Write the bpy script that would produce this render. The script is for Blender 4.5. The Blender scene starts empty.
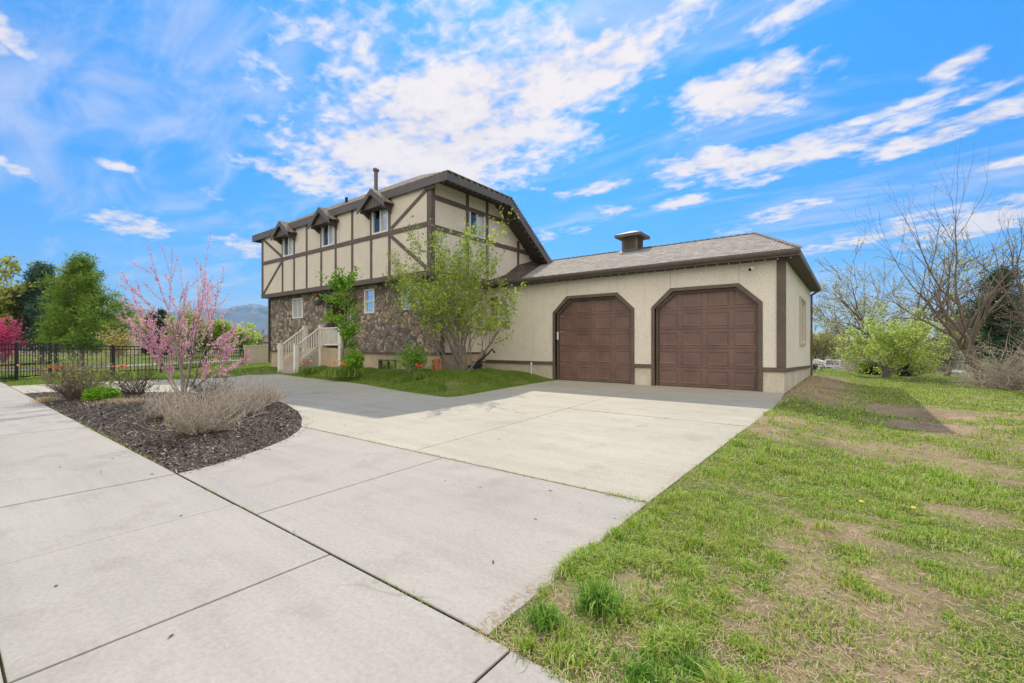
import bpy, bmesh, math, random
import numpy as np
from mathutils import Vector, Matrix
from mathutils.geometry import tessellate_polygon
PI=math.pi
C=bpy.context.scene.collection
F=445.0; H=1.36; U0=512.0; V0=344.7
CA,SA=0.7945,0.6073            # world X runs along the house front, world Y into the plot
def toab(X,D): return (CA*X-SA*D, SA*X+CA*D)
def G(u,v,z=0.0):               # ground point seen at u,v on the photograph
    D=F*(H-z)/(v-V0); return toab((u-U0)/F*D,D)
def P(u,D): return toab((u-U0)/F*D,D)
def onb(u,b):                   # position along a wall standing at Y=b
    k=(u-U0)/F; return b*(CA*k-SA)/(SA*k+CA)
def ona(u,a):
    k=(u-U0)/F; return a*(SA*k+CA)/(CA*k-SA)
def zat(u,v,b=None,a=None):
    k=(u-U0)/F
    D=b/(SA*k+CA) if b is not None else a/(CA*k-SA)
    return H-(v-V0)/F*D
# ------------------------------------------------------------------ noise
def vnoise(x,y,seed=0):
    x=np.asarray(x,float);y=np.asarray(y,float)
    xi=np.floor(x).astype(np.int64);yi=np.floor(y).astype(np.int64);fx=x-xi;fy=y-yi
    fx=fx*fx*(3-2*fx);fy=fy*fy*(3-2*fy)
    def h(i,j):
        n=(i*374761393+j*668265263+seed*974634777)&0x7fffffff
        n=((n^(n>>13))*1274126177)&0x7fffffff
        return ((n^(n>>16))&0xffff)/65535.0
    return (h(xi,yi)*(1-fx)+h(xi+1,yi)*fx)*(1-fy)+(h(xi,yi+1)*(1-fx)+h(xi+1,yi+1)*fx)*fy
def fbm(x,y,o=4,seed=0):
    s=0;a=.5;t=0
    for i in range(o):
        s=s+a*vnoise(np.asarray(x)*2**i,np.asarray(y)*2**i,seed+i*7);t+=a;a*=.5
    return s/t
def sstep(x,a,b):
    t=np.clip((np.asarray(x,float)-a)/(b-a),0,1);return t*t*(3-2*t)
# ------------------------------------------------------------------ object helpers
def tag(o,label=None,cat=None,group=None,kind=None):
    if label:o['label']=label
    if cat:o['category']=cat
    if group:o['group']=group
    if kind:o['kind']=kind
    return o
def empty(name,loc=(0,0,0),rz=0,label=None,cat=None,group=None):
    o=bpy.data.objects.new(name,None);C.objects.link(o);o.location=loc;o.rotation_euler=(0,0,rz)
    return tag(o,label,cat,group)
def mobj(name,verts,faces,mat,parent=None,smooth=False):
    me=bpy.data.meshes.new(name)
    me.from_pydata([tuple(v) for v in verts],[],faces);me.update()
    if mat:me.materials.append(mat)
    if smooth:me.polygons.foreach_set('use_smooth',[True]*len(me.polygons))
    o=bpy.data.objects.new(name,me);C.objects.link(o)
    if parent:o.parent=parent
    return o
def npobj(name,V,Fc,mat,parent=None,smooth=False):
    """V (n,3) float, Fc (m,k) int, all faces same size"""
    V=np.ascontiguousarray(V,dtype=np.float32);Fc=np.ascontiguousarray(Fc,dtype=np.int32)
    me=bpy.data.meshes.new(name);m,k=Fc.shape
    me.vertices.add(len(V));me.vertices.foreach_set('co',V.ravel())
    me.loops.add(m*k);me.loops.foreach_set('vertex_index',Fc.ravel())
    me.polygons.add(m);me.polygons.foreach_set('loop_start',np.arange(0,m*k,k,dtype=np.int32))
    me.polygons.foreach_set('loop_total',np.full(m,k,dtype=np.int32))
    if smooth:me.polygons.foreach_set('use_smooth',np.ones(m,dtype=bool))
    me.update(calc_edges=True);me.validate()
    if mat:me.materials.append(mat)
    o=bpy.data.objects.new(name,me);C.objects.link(o)
    if parent:o.parent=parent
    return o
class MB:
    def __init__(s): s.v=[];s.f=[]
    def add(s,vs,fs):
        n=len(s.v);s.v+= [tuple(v) for v in vs];s.f+=[tuple(i+n for i in f) for f in fs];return s
    def box(s,x0,x1,y0,y1,z0,z1):
        if x0>x1:x0,x1=x1,x0
        if y0>y1:y0,y1=y1,y0
        if z0>z1:z0,z1=z1,z0
        return s.add([(x0,y0,z0),(x1,y0,z0),(x1,y1,z0),(x0,y1,z0),(x0,y0,z1),(x1,y0,z1),(x1,y1,z1),(x0,y1,z1)],
              [(0,3,2,1),(4,5,6,7),(0,1,5,4),(1,2,6,5),(2,3,7,6),(3,0,4,7)])
    def bar(s,p,q,w,h,up=(0,0,1)):
        p=Vector(p);q=Vector(q);d=(q-p).normalized();u=Vector(up)
        if abs(d.dot(u))>.99:u=Vector((0,1,0))
        r=d.cross(u).normalized();u=r.cross(d).normalized()
        vs=[]
        for c in (p,q):
            for sx,sy in ((-1,-1),(1,-1),(1,1),(-1,1)): vs.append(c+r*(sx*w/2)+u*(sy*h/2))
        return s.add(vs,[(0,1,2,3),(7,6,5,4),(0,4,5,1),(1,5,6,2),(2,6,7,3),(3,7,4,0)])
    def tube(s,pts,rads,n=8,caps=True):
        pts=[Vector(p) for p in pts]
        if not hasattr(rads,'__len__'):rads=[rads]*len(pts)
        vs=[];fs=[];u=None
        for i,p in enumerate(pts):
            d=(pts[min(i+1,len(pts)-1)]-pts[max(i-1,0)]).normalized()
            if u is None:
                u=Vector((0,0,1)) if abs(d.z)<.9 else Vector((1,0,0))
            r=d.cross(u).normalized();u=r.cross(d).normalized()
            for k in range(n):
                t=2*PI*k/n;vs.append(p+(r*math.cos(t)+u*math.sin(t))*rads[i])
        for i in range(len(pts)-1):
            for k in range(n):
                a=i*n+k;b=i*n+(k+1)%n;fs.append((a,b,b+n,a+n))
        if caps:
            fs.append(tuple(range(n)));fs.append(tuple((len(pts)-1)*n+k for k in reversed(range(n))))
        return s.add(vs,fs)
    def lathe(s,c,prof,n=16):
        c=Vector(c);vs=[];fs=[]
        for r,z in prof:
            for k in range(n):
                t=2*PI*k/n;vs.append(c+Vector((r*math.cos(t),r*math.sin(t),z)))
        for i in range(len(prof)-1):
            for k in range(n):
                a=i*n+k;b=i*n+(k+1)%n;fs.append((a,b,b+n,a+n))
        fs.append(tuple(reversed(range(n))));fs.append(tuple((len(prof)-1)*n+k for k in range(n)))
        return s.add(vs,fs)
    def prism(s,outer,holes,fn,t0,t1):
        """polygon (2-D) with holes pushed between t0 and t1; fn(x,y,t)->3-D"""
        loops=[outer]+list(holes)
        tri=tessellate_polygon([[Vector((x,y,0)) for x,y in l] for l in loops])
        flat=[p for l in loops for p in l];n=len(flat)
        vs=[fn(x,y,t0) for x,y in flat]+[fn(x,y,t1) for x,y in flat]
        fs=[]
        for t in tri:
            fs.append(tuple(t));fs.append(tuple(i+n for i in reversed(t)))
        st=0
        for l in loops:
            m=len(l)
            for i in range(m):
                a=st+i;b=st+(i+1)%m;fs.append((a,b,b+n,a+n))
            st+=m
        return s.add(vs,fs)
    def build(s,name,mat,parent=None,smooth=False,bevel=0):
        o=mobj(name,s.v,s.f,mat,parent,smooth)
        bm=bmesh.new();bm.from_mesh(o.data);bmesh.ops.recalc_face_normals(bm,faces=bm.faces);bm.to_mesh(o.data);bm.free()
        if bevel:
            m=o.modifiers.new('Bevel','BEVEL');m.width=bevel;m.segments=2;m.limit_method='ANGLE'
        return o
yfn=lambda x,z,t:(x,t,z)        # wall facing the street
xfn=lambda y,z,t:(t,y,z)        # wall facing sideways
zfn=lambda x,y,t:(x,y,t)
# ------------------------------------------------------------------ materials
def newmat(name):
    m=bpy.data.materials.new(name);m.use_nodes=True;nt=m.node_tree
    return m,nt,nt.nodes,nt.links,nt.nodes['Principled BSDF']
def N(nt,t,**kw):
    n=nt.nodes.new(t)
    for k,v in kw.items():
        if k.startswith('i_'):n.inputs[k[2:].replace('_',' ')].default_value=v
        else:setattr(n,k,v)
    return n
def ramp(nt,fac,stops,interp='LINEAR'):
    r=nt.nodes.new('ShaderNodeValToRGB');cr=r.color_ramp;cr.interpolation=interp
    while len(cr.elements)<len(stops):cr.elements.new(.5)
    for e,(p,c) in zip(cr.elements,stops):
        e.position=p;e.color=(c[0],c[1],c[2],1) if hasattr(c,'__len__') else (c,c,c,1)
    nt.links.new(fac,r.inputs[0]);return r.outputs[0]
def coords(nt,scale=(1,1,1)):
    tc=N(nt,'ShaderNodeNewGeometry');mp=N(nt,'ShaderNodeMapping');mp.inputs['Scale'].default_value=scale
    nt.links.new(tc.outputs['Position'],mp.inputs[0]);return mp.outputs[0]
def noise(nt,vec,scale,detail=4,rough=.55):
    n=N(nt,'ShaderNodeTexNoise');n.inputs['Scale'].default_value=scale;n.inputs['Detail'].default_value=detail;n.inputs['Roughness'].default_value=rough
    if vec is not None:nt.links.new(vec,n.inputs['Vector'])
    return n.outputs['Fac']
def mixc(nt,fac,a,b,mode='MIX'):
    m=N(nt,'ShaderNodeMix',data_type='RGBA',blend_type=mode)
    for s,v in ((0,fac),(6,a),(7,b)):
        if hasattr(v,'is_linked') or isinstance(v,bpy.types.NodeSocket):nt.links.new(v,m.inputs[s])
        elif s==0:m.inputs[0].default_value=v
        else:m.inputs[s].default_value=(v[0],v[1],v[2],1)
    return m.outputs[2]
def bump(nt,h,strength=.3,dist=.01,prev=None):
    b=N(nt,'ShaderNodeBump');b.inputs['Strength'].default_value=strength;b.inputs['Distance'].default_value=dist
    nt.links.new(h,b.inputs['Height'])
    if prev:nt.links.new(prev,b.inputs['Normal'])
    return b.outputs[0]
def paint(name,col,rough=.6,var=.15,scale=3,metallic=0,bs=.15):
    m,nt,nd,lk,p=newmat(name);v=coords(nt)
    n=noise(nt,v,scale,6,.6)
    c=ramp(nt,n,[(.3,[x*(1-var) for x in col]),(.7,[min(1,x*(1+var)) for x in col])])
    lk.new(c,p.inputs['Base Color']);p.inputs['Roughness'].default_value=rough;p.inputs['Metallic'].default_value=metallic
    lk.new(bump(nt,noise(nt,v,60,3),bs,.003),p.inputs['Normal'])
    return m
def foliage(name,stops,trans=.4,rough=.6,rw=.65,nw=.7):
    m,nt,nd,lk,p=newmat(name);nd.remove(p)
    g=N(nt,'ShaderNodeNewGeometry')
    n=noise(nt,g.outputs['Position'],1.3,2)
    ad=N(nt,'ShaderNodeMath',operation='MULTIPLY_ADD');lk.new(n,ad.inputs[0]);ad.inputs[1].default_value=nw
    mu=N(nt,'ShaderNodeMath',operation='MULTIPLY_ADD');lk.new(g.outputs['Random Per Island'],mu.inputs[0]);mu.inputs[1].default_value=rw;mu.inputs[2].default_value=.5-nw/2-rw/2
    lk.new(mu.outputs[0],ad.inputs[2])
    c=ramp(nt,ad.outputs[0],stops)
    d=N(nt,'ShaderNodeBsdfPrincipled');d.inputs['Roughness'].default_value=rough;lk.new(c,d.inputs['Base Color'])
    d.inputs['Specular IOR Level'].default_value=.25
    t=N(nt,'ShaderNodeBsdfTranslucent');lk.new(c,t.inputs['Color'])
    mx=N(nt,'ShaderNodeMixShader');mx.inputs[0].default_value=trans
    lk.new(d.outputs[0],mx.inputs[1]);lk.new(t.outputs[0],mx.inputs[2])
    lk.new(mx.outputs[0],nd['Material Output'].inputs['Surface'])
    return m
def concrete(name,c1,c2,agg=0):
    m,nt,nd,lk,p=newmat(name);v=coords(nt)
    big=noise(nt,v,.45,5,.6);fine=noise(nt,v,38,5,.7)
    base=ramp(nt,big,[(.3,c1),(.68,c2)])
    vs=coords(nt,(.25,3,1));st=noise(nt,vs,1.1,6,.7)
    base=mixc(nt,ramp(nt,st,[(.42,0),(.75,.45)]),base,[x*.78 for x in c1])
    blot=noise(nt,v,1.9,8,.75)
    base=mixc(nt,ramp(nt,blot,[(.52,0),(.8,.7)]),base,[c1[0]*.68,c1[1]*.66,c1[2]*.6])
    base=mixc(nt,.55,base,ramp(nt,fine,[(.3,[.62]*3),(.7,[1.0]*3)]),'MULTIPLY')
    base=mixc(nt,.35,base,(1.08,1.08,1.08),'MULTIPLY')
    # small dark specks and stains
    vo=N(nt,'ShaderNodeTexVoronoi');vo.inputs['Scale'].default_value=2.3;lk.new(v,vo.inputs['Vector'])
    base=mixc(nt,ramp(nt,vo.outputs['Distance'],[(.0,1),(.022,.8),(.035,0)]),base,(.1,.085,.07))
    vo2=N(nt,'ShaderNodeTexVoronoi');vo2.inputs['Scale'].default_value=9;lk.new(v,vo2.inputs['Vector'])
    base=mixc(nt,ramp(nt,vo2.outputs['Distance'],[(.0,.8),(.03,.5),(.045,0)]),base,(.16,.14,.12))
    wv=N(nt,'ShaderNodeTexNoise');wv.inputs['Scale'].default_value=1.2;wv.inputs['Detail'].default_value=6;lk.new(v,wv.inputs['Vector'])
    wq=N(nt,'ShaderNodeVectorMath',operation='MULTIPLY_ADD');lk.new(wv.outputs['Color'],wq.inputs[0]);wq.inputs[1].default_value=(.9,.9,0);lk.new(v,wq.inputs[2])
    ck=N(nt,'ShaderNodeTexVoronoi',feature='DISTANCE_TO_EDGE');ck.inputs['Scale'].default_value=.21;lk.new(wq.outputs[0],ck.inputs['Vector'])
    ckm=mixc(nt,1.0,ramp(nt,ck.outputs['Distance'],[(0,1),(.0008,.8),(.0016,0)]),ramp(nt,noise(nt,v,.5,2),[(.58,0),(.64,.55)]),'MULTIPLY')
    base=mixc(nt,ckm,base,(.15,.13,.11))
    oil=ramp(nt,noise(nt,coords(nt,(1,.6,1)),.9,3,.5),[(.62,0),(.74,.28)]);base=mixc(nt,oil,base,(c1[0]*.5,c1[1]*.47,c1[2]*.42))
    if agg:
        vo3=N(nt,'ShaderNodeTexVoronoi');vo3.inputs['Scale'].default_value=130;lk.new(v,vo3.inputs['Vector'])
        base=mixc(nt,agg,base,ramp(nt,vo3.outputs['Distance'],[(.2,[.55]*3),(.6,[1.1]*3)]),'MULTIPLY')
    lk.new(base,p.inputs['Base Color']);p.inputs['Roughness'].default_value=.85
    p.inputs['Specular IOR Level'].default_value=.3
    b1=bump(nt,noise(nt,v,140,3),.25,.003);b2=bump(nt,big,.25,.02,b1);lk.new(b2,p.inputs['Normal'])
    return m
def stucco(name,col,var=.1):
    m,nt,nd,lk,p=newmat(name);v=coords(nt)
    n=noise(nt,v,1.2,6,.65);f=noise(nt,v,22,4,.7)
    c=ramp(nt,n,[(.3,[x*(1-var) for x in col]),(.7,[x*(1+var*.6) for x in col])])
    c=mixc(nt,.6,c,ramp(nt,f,[(.32,[.68]*3),(.6,[1.05]*3)]),'MULTIPLY')
    vs=coords(nt,(3,3,.25));s=noise(nt,vs,1.0,5,.6)
    c=mixc(nt,ramp(nt,s,[(.55,0),(.8,.35)]),c,[col[0]*.7,col[1]*.68,col[2]*.62])
    lk.new(c,p.inputs['Base Color']);p.inputs['Roughness'].default_value=.92;p.inputs['Specular IOR Level'].default_value=.2
    lk.new(bump(nt,f,.55,.012,bump(nt,noise(nt,v,70,3),.5,.006)),p.inputs['Normal']);return m
def stonemat():
    m,nt,nd,lk,p=newmat('moss_rock_veneer');v=coords(nt,(1,1,1.15))
    w=N(nt,'ShaderNodeTexNoise');w.inputs['Scale'].default_value=2.4;w.inputs['Detail'].default_value=5;lk.new(v,w.inputs['Vector'])
    dv=N(nt,'ShaderNodeVectorMath',operation='MULTIPLY_ADD');lk.new(w.outputs['Color'],dv.inputs[0]);dv.inputs[1].default_value=(.5,.5,.5);lk.new(v,dv.inputs[2])
    vo=N(nt,'ShaderNodeTexVoronoi');vo.inputs['Scale'].default_value=4.9;lk.new(dv.outputs[0],vo.inputs['Vector'])
    ve=N(nt,'ShaderNodeTexVoronoi',feature='DISTANCE_TO_EDGE');ve.inputs['Scale'].default_value=4.9;lk.new(dv.outputs[0],ve.inputs['Vector'])
    sep=N(nt,'ShaderNodeSeparateColor');lk.new(vo.outputs['Color'],sep.inputs[0])
    c=ramp(nt,sep.outputs[0],[(0,(.17,.13,.10)),(.18,(.32,.25,.18)),(.36,(.24,.21,.18)),(.52,(.46,.37,.27)),(.68,(.29,.25,.22)),(.82,(.54,.43,.31)),(.93,(.45,.29,.18)),(1,(.2,.17,.15))],'CONSTANT')
    c=mixc(nt,.75,c,ramp(nt,noise(nt,v,14,5,.7),[(.25,[.5]*3),(.7,[1.25]*3)]),'MULTIPLY')
    c=mixc(nt,ramp(nt,ve.outputs['Distance'],[(.0,1),(.035,.9),(.07,0)]),c,(.19,.16,.13))
    lk.new(c,p.inputs['Base Color']);p.inputs['Roughness'].default_value=.9
    hh=ramp(nt,ve.outputs['Distance'],[(0,0),(.1,.75),(.4,1)])
    lk.new(bump(nt,hh,.9,.06,bump(nt,noise(nt,v,18,4),.5,.02)),p.inputs['Normal']);return m
def shingle(name,c1,c2):
    m,nt,nd,lk,p=newmat(name);v=coords(nt)
    sx=N(nt,'ShaderNodeSeparateXYZ');lk.new(v,sx.inputs[0])
    ad=N(nt,'ShaderNodeMath',operation='MULTIPLY_ADD');lk.new(sx.outputs[1],ad.inputs[0]);ad.inputs[1].default_value=.35;lk.new(sx.outputs[2],ad.inputs[2])
    ad.inputs[1].default_value=1.0
    cb=N(nt,'ShaderNodeCombineXYZ');lk.new(sx.outputs[0],cb.inputs[0]);lk.new(ad.outputs[0],cb.inputs[1])
    br=N(nt,'ShaderNodeTexBrick');lk.new(cb.outputs[0],br.inputs['Vector']);br.inputs['Scale'].default_value=1
    br.inputs['Brick Width'].default_value=.24;br.inputs['Row Height'].default_value=.17;br.inputs['Mortar Size'].default_value=.012
    br.inputs['Color1'].default_value=(*c1,1);br.inputs['Color2'].default_value=(*c2,1);br.inputs['Mortar'].default_value=(c1[0]*.35,c1[1]*.35,c1[2]*.35,1)
    br.offset_frequency=2;br.inputs['Bias'].default_value=0
    c=mixc(nt,.8,br.outputs[0],ramp(nt,noise(nt,v,6,5,.75),[(.3,[.55]*3),(.7,[1.3]*3)]),'MULTIPLY')
    lk.new(c,p.inputs['Base Color']);p.inputs['Roughness'].default_value=.95;p.inputs['Specular IOR Level'].default_value=.15
    lk.new(bump(nt,br.outputs['Fac'],-.6,.02,bump(nt,noise(nt,v,90,3),.4,.004)),p.inputs['Normal']);return m
def bark(name,c1,c2,sc=12):
    m,nt,nd,lk,p=newmat(name);v=coords(nt,(1,1,.25))
    n=noise(nt,v,sc,5,.7);c=ramp(nt,n,[(.3,c1),(.7,c2)]);lk.new(c,p.inputs['Base Color']);p.inputs['Roughness'].default_value=.9
    lk.new(bump(nt,n,.7,.02),p.inputs['Normal']);return m
def glassmat():
    m,nt,nd,lk,p=newmat('window_glass');p.inputs['Base Color'].default_value=(.03,.04,.045,1);p.inputs['Roughness'].default_value=.03
    p.inputs['Specular IOR Level'].default_value=.9
    v=coords(nt);lk.new(bump(nt,noise(nt,v,2.5,2),.05,.02),p.inputs['Normal']);return m
M={}
M['conc']=concrete('grey_concrete',(.405,.37,.325),(.48,.44,.385))
M['conc2']=concrete('cream_aggregate_concrete',(.455,.415,.325),(.54,.50,.40),.5)
M['found']=stucco('foundation_concrete',(.60,.54,.42),.2)
M['found2']=stucco('tan_foundation_concrete',(.5,.40,.27),.25)
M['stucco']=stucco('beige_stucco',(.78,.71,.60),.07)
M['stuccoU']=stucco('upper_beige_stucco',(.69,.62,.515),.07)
M['trim']=paint('brown_grey_trim_paint',(.115,.082,.06),.55,.2)
M['fascia']=paint('fascia_paint',(.12,.098,.08),.5,.15)
M['soffit']=paint('dark_soffit_paint',(.06,.045,.035),.7,.2)
M['door']=paint('maroon_garage_door_paint',(.155,.088,.068),.42,.25,1.6)
M['stone']=stonemat()
M['shingle']=shingle('weathered_tan_shingles',(.27,.24,.205),(.43,.39,.34))
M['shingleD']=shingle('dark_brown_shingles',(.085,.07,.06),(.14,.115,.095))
M['shingleH']=shingle('brown_grey_shingles',(.2,.17,.14),(.3,.26,.21))
M['vinyl']=paint('white_vinyl',(.72,.70,.66),.4,.05)
M['rail']=paint('cream_railing_paint',(.72,.68,.6),.5,.08)
M['glass']=glassmat()
M['curtain']=paint('pale_curtain',(.85,.86,.87),.9,.1,8)
M['metalD']=paint('aged_brown_metal',(.12,.10,.085),.6,.25,4,.1)
M['black']=paint('black_powder_coat',(.012,.012,.013),.4,.2,3,.2)
M['white']=paint('white_paint',(.75,.75,.74),.5,.08)
M['wood']=paint('grey_weathered_wood',(.3,.27,.23),.9,.3,8)
M['vfence']=paint('tan_vinyl_fence',(.5,.44,.33),.5,.06)
M['bulb']=paint('clear_bulb',(.8,.8,.78),.2,.02)
M['terra']=paint('terracotta',(.4,.13,.05),.8,.2)
M['potdark']=paint('dark_grey_pot',(.08,.085,.085),.7,.2)
M['asphalt']=paint('asphalt',(.05,.05,.052),.9,.25,8)
M['soil']=paint('joint_soil',(.09,.07,.05),.95,.3,10)
M['steel']=paint('bare_steel',(.35,.35,.36),.35,.2,5,.6)
M['rubber']=paint('black_rubber',(.02,.02,.02),.8,.1)
M['wall']=paint('tan_block_wall',(.42,.38,.31),.85,.08)
M['roofB']=paint('brown_tile_roof',(.33,.19,.12),.8,.2,6)
M['grass']=foliage('lawn_grass_blades',[(.0,(.62,.50,.22)),(.16,(.48,.50,.12)),(.3,(.36,.52,.05)),(.48,(.18,.36,.02)),(.62,(.07,.17,.012)),(.76,(.26,.47,.03)),(.92,(.48,.64,.08)),(1,(.66,.72,.28))],.35,rw=1.1,nw=.5)
M['grassS']=foliage('deep_green_grass',[(.1,(.13,.23,.035)),(.4,(.18,.31,.04)),(.7,(.28,.38,.06)),(.9,(.45,.42,.16))],.4)
M['tuft']=foliage('dark_green_tuft_blades',[(.1,(.06,.16,.015)),(.5,(.14,.33,.03)),(.8,(.28,.48,.06)),(1,(.5,.6,.18))],.3,rw=1.0,nw=.3)
M['dry']=foliage('dry_grass',[(.1,(.42,.31,.17)),(.6,(.6,.48,.29)),(1,(.7,.6,.38))],.25)
def groundmat():
    m,nt,nd,lk,p=newmat('lawn_soil');v=coords(nt)
    at=N(nt,'ShaderNodeAttribute',attribute_name='bare')
    n=noise(nt,v,1.1,6,.65);f=noise(nt,v,24,5,.75)
    green=ramp(nt,noise(nt,v,3.2,6,.7),[(.3,(.07,.11,.02)),(.5,(.15,.20,.035)),(.7,(.27,.26,.09))])
    dirt=ramp(nt,n,[(.3,(.27,.19,.12)),(.55,(.44,.32,.21)),(.75,(.56,.43,.30))])
    c=mixc(nt,at.outputs['Fac'],green,dirt)
    c=mixc(nt,.85,c,ramp(nt,f,[(.25,[.45]*3),(.65,[1.15]*3)]),'MULTIPLY')
    lk.new(c,p.inputs['Base Color']);p.inputs['Roughness'].default_value=.95;p.inputs['Specular IOR Level'].default_value=.1
    lk.new(bump(nt,f,.8,.04),p.inputs['Normal']);return m
M['ground']=groundmat()
m,nt,nd,lk,p=newmat('dark_bark_mulch');v=coords(nt)
vo=N(nt,'ShaderNodeTexVoronoi');vo.inputs['Scale'].default_value=38;lk.new(v,vo.inputs['Vector'])
sp=N(nt,'ShaderNodeSeparateColor');lk.new(vo.outputs['Color'],sp.inputs[0])
lk.new(ramp(nt,sp.outputs[0],[(0,(.035,.025,.018)),(.6,(.085,.062,.045)),(1,(.18,.14,.11))]),p.inputs['Base Color'])
p.inputs['Roughness'].default_value=.95;lk.new(bump(nt,vo.outputs['Distance'],1,.04),p.inputs['Normal']);M['mulch']=m
m,nt,nd,lk,p=newmat('bark_chips')
g=N(nt,'ShaderNodeNewGeometry');lk.new(ramp(nt,g.outputs['Random Per Island'],[(0,(.036,.022,.014)),(.45,(.095,.063,.040)),(.75,(.17,.13,.10)),(1,(.42,.35,.27))]),p.inputs['Base Color'])
p.inputs['Roughness'].default_value=.85;M['chips']=m
# ------------------------------------------------------------------ terrain
def height(a,b):
    a=np.asarray(a,float);b=np.asarray(b,float)
    z=np.full(np.broadcast(a,b).shape,-.022)
    lawn=sstep(a,-1.2,.6)                                           # lawn beside the drive lies a little lower
    z=z+lawn*(.0-.17*sstep(b,2,9))+lawn*.05*(fbm(a*.9,b*.9,3,5)-.5)
    z=z+.16*np.exp(-((a+.9)/.55)**2-((b-13.3)/1.6)**2)*sstep(a,-1.46,-1.2)
    z=np.where((a>-1.46)&(a<-.9)&(b>1.5)&(b<11),np.maximum(z,-.006),z)
    back=sstep(b,27,45)*sstep(a,-24,-14)
    z=z-back*np.clip(b-27,0,75)*.055
    # raised grass bed at the foot of the house
    bed=sstep(b-(8.3+.10*np.clip(-a-8,0,20)),0,2.6)*sstep(-a,8.7,10.8)*sstep(-a,22.6,20.6)*(1-sstep(b,15,17))
    z=z+bed*.29
    left=sstep(-a,20.3,23)*sstep(b,7,10.5)*sstep(-a,40,30)
    z=z+left*.12
    return z
PATCH=[(G(640,590),.28,.9),(G(780,628),.3,.8),(G(590,640),.3,.8),(G(565,590),.25,.9),(G(960,512,-.1),.35,.8),(G(1005,600,-.1),.3,.6),(G(700,655),.22,.7),(G(905,450,-.15),1.3,.75),(G(1000,470,-.15),.9,.7),
       (G(915,410,-.15),1.5,1.0),(G(930,425,-.15),1.0,1.0),(G(835,430,-.1),.8,.6),(G(790,422,-.05),.55,.9),(G(800,400,-.1),.8,.95),(G(830,395,-.1),1.0,.85),(G(1015,440,-.15),1.2,.7),(G(720,575),.2,.5),(G(900,640,-.05),.25,.5),(G(980,560,-.05),.25,.5)]
def bare(a,b):
    n=fbm(a*.75+3,b*.75,4,11);n2=fbm(a*4,b*4,3,23)
    s=sstep(n+.75*(n2-.5),.56,.70)*.85
    for (pa,pb),r,w in PATCH:
        d=np.sqrt((a-pa)**2+(b-pb)**2)/r+(n2-.5)*1.1
        s=np.maximum(s,w*sstep(-d,-1.15,-.45))
    far=sstep(np.sqrt(a*a+b*b),13,24)
    s=s*(1-.75*far)
    edge=sstep(-a,.95,1.45)*sstep(a,-2.2,-1.5)                       # scuffed strip along the slab
    s=np.maximum(s,edge*.6*sstep(n2,.5,.7))
    wall=sstep(a,-1.6,-1.4)*(1-sstep(a,-.6,.5))*sstep(b,11.5,13)*(1-sstep(b,22,26))
    s=np.maximum(s,wall*.9)
    s=np.where((a<-1.5),s*.45,s)
    return np.clip(s,0,1)
def axis(lo,hi,step,far):
    c=list(np.arange(lo,hi+1e-6,step));s=step
    x=hi
    while x<far: s*=1.28;x+=s;c.append(x)
    x=lo;s=step
    while x>-far: s*=1.28;x-=s;c.insert(0,x)
    return np.array(c)
ax=axis(-26,14,.16,7000);ay=axis(1.0,26,.16,7000)
A,B=np.meshgrid(ax,ay,indexing='ij');Z=height(A,B)
V=np.stack([A,B,Z],-1).reshape(-1,3);ni,nj=A.shape
I=(np.arange(ni-1)[:,None]*nj+np.arange(nj-1)[None,:]).ravel()
Fc=np.stack([I,I+nj,I+nj+1,I+1],-1)
ground=npobj('ground',V,Fc,M['ground'],smooth=True);tag(ground,kind='structure')
at=ground.data.attributes.new('bare','FLOAT','POINT');at.data.foreach_set('value',bare(A,B).ravel().astype(np.float32))
# ------------------------------------------------------------------ paving
def slab(mb,poly,t=.014,top=0.0,inset=.006):
    # shrink slightly towards the centroid so neighbouring slabs leave an open joint
    cx=sum(p[0] for p in poly)/len(poly);cy=sum(p[1] for p in poly)/len(poly)
    mb.prism(poly,[],zfn,top-t,top)
J=.006
sw=MB();x=-1.21
xs=[-1.21+1.483*i for i in range(-46,8)]
for i in range(len(xs)-1):
    dz=.004*math.sin(i*2.3)
    slab(sw,[(xs[i]+J,.19),(xs[i+1]-J,.19),(xs[i+1]-J,1.575),(xs[i]+J,1.575)],.014,dz*.5)
sidewalk=sw.build('sidewalk',M['conc'],bevel=.005);tag(sidewalk,kind='structure')
st=MB()
for i in range(-20,5):
    slab(st,[(-1.21+2.966*i+J,-1.4),(-1.21+2.966*(i+1)-J,-1.4),(-1.21+2.966*(i+1)-J,.181),(-1.21+2.966*i+J,.181)],.014,-.003)
st=st.build('kerbside_paving',M['conc'],bevel=.005);tag(st,kind='structure')
kb=MB();kb.box(-70,12,-1.58,-1.42,-.17,-.004);kb=kb.build('kerb',M['conc'],bevel=.015);tag(kb,kind='structure')
rd=MB();rd.box(-200,120,-9.6,-1.58,-.20,-.14);rd=rd.build('road',M['asphalt']);tag(rd,kind='structure')
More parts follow.
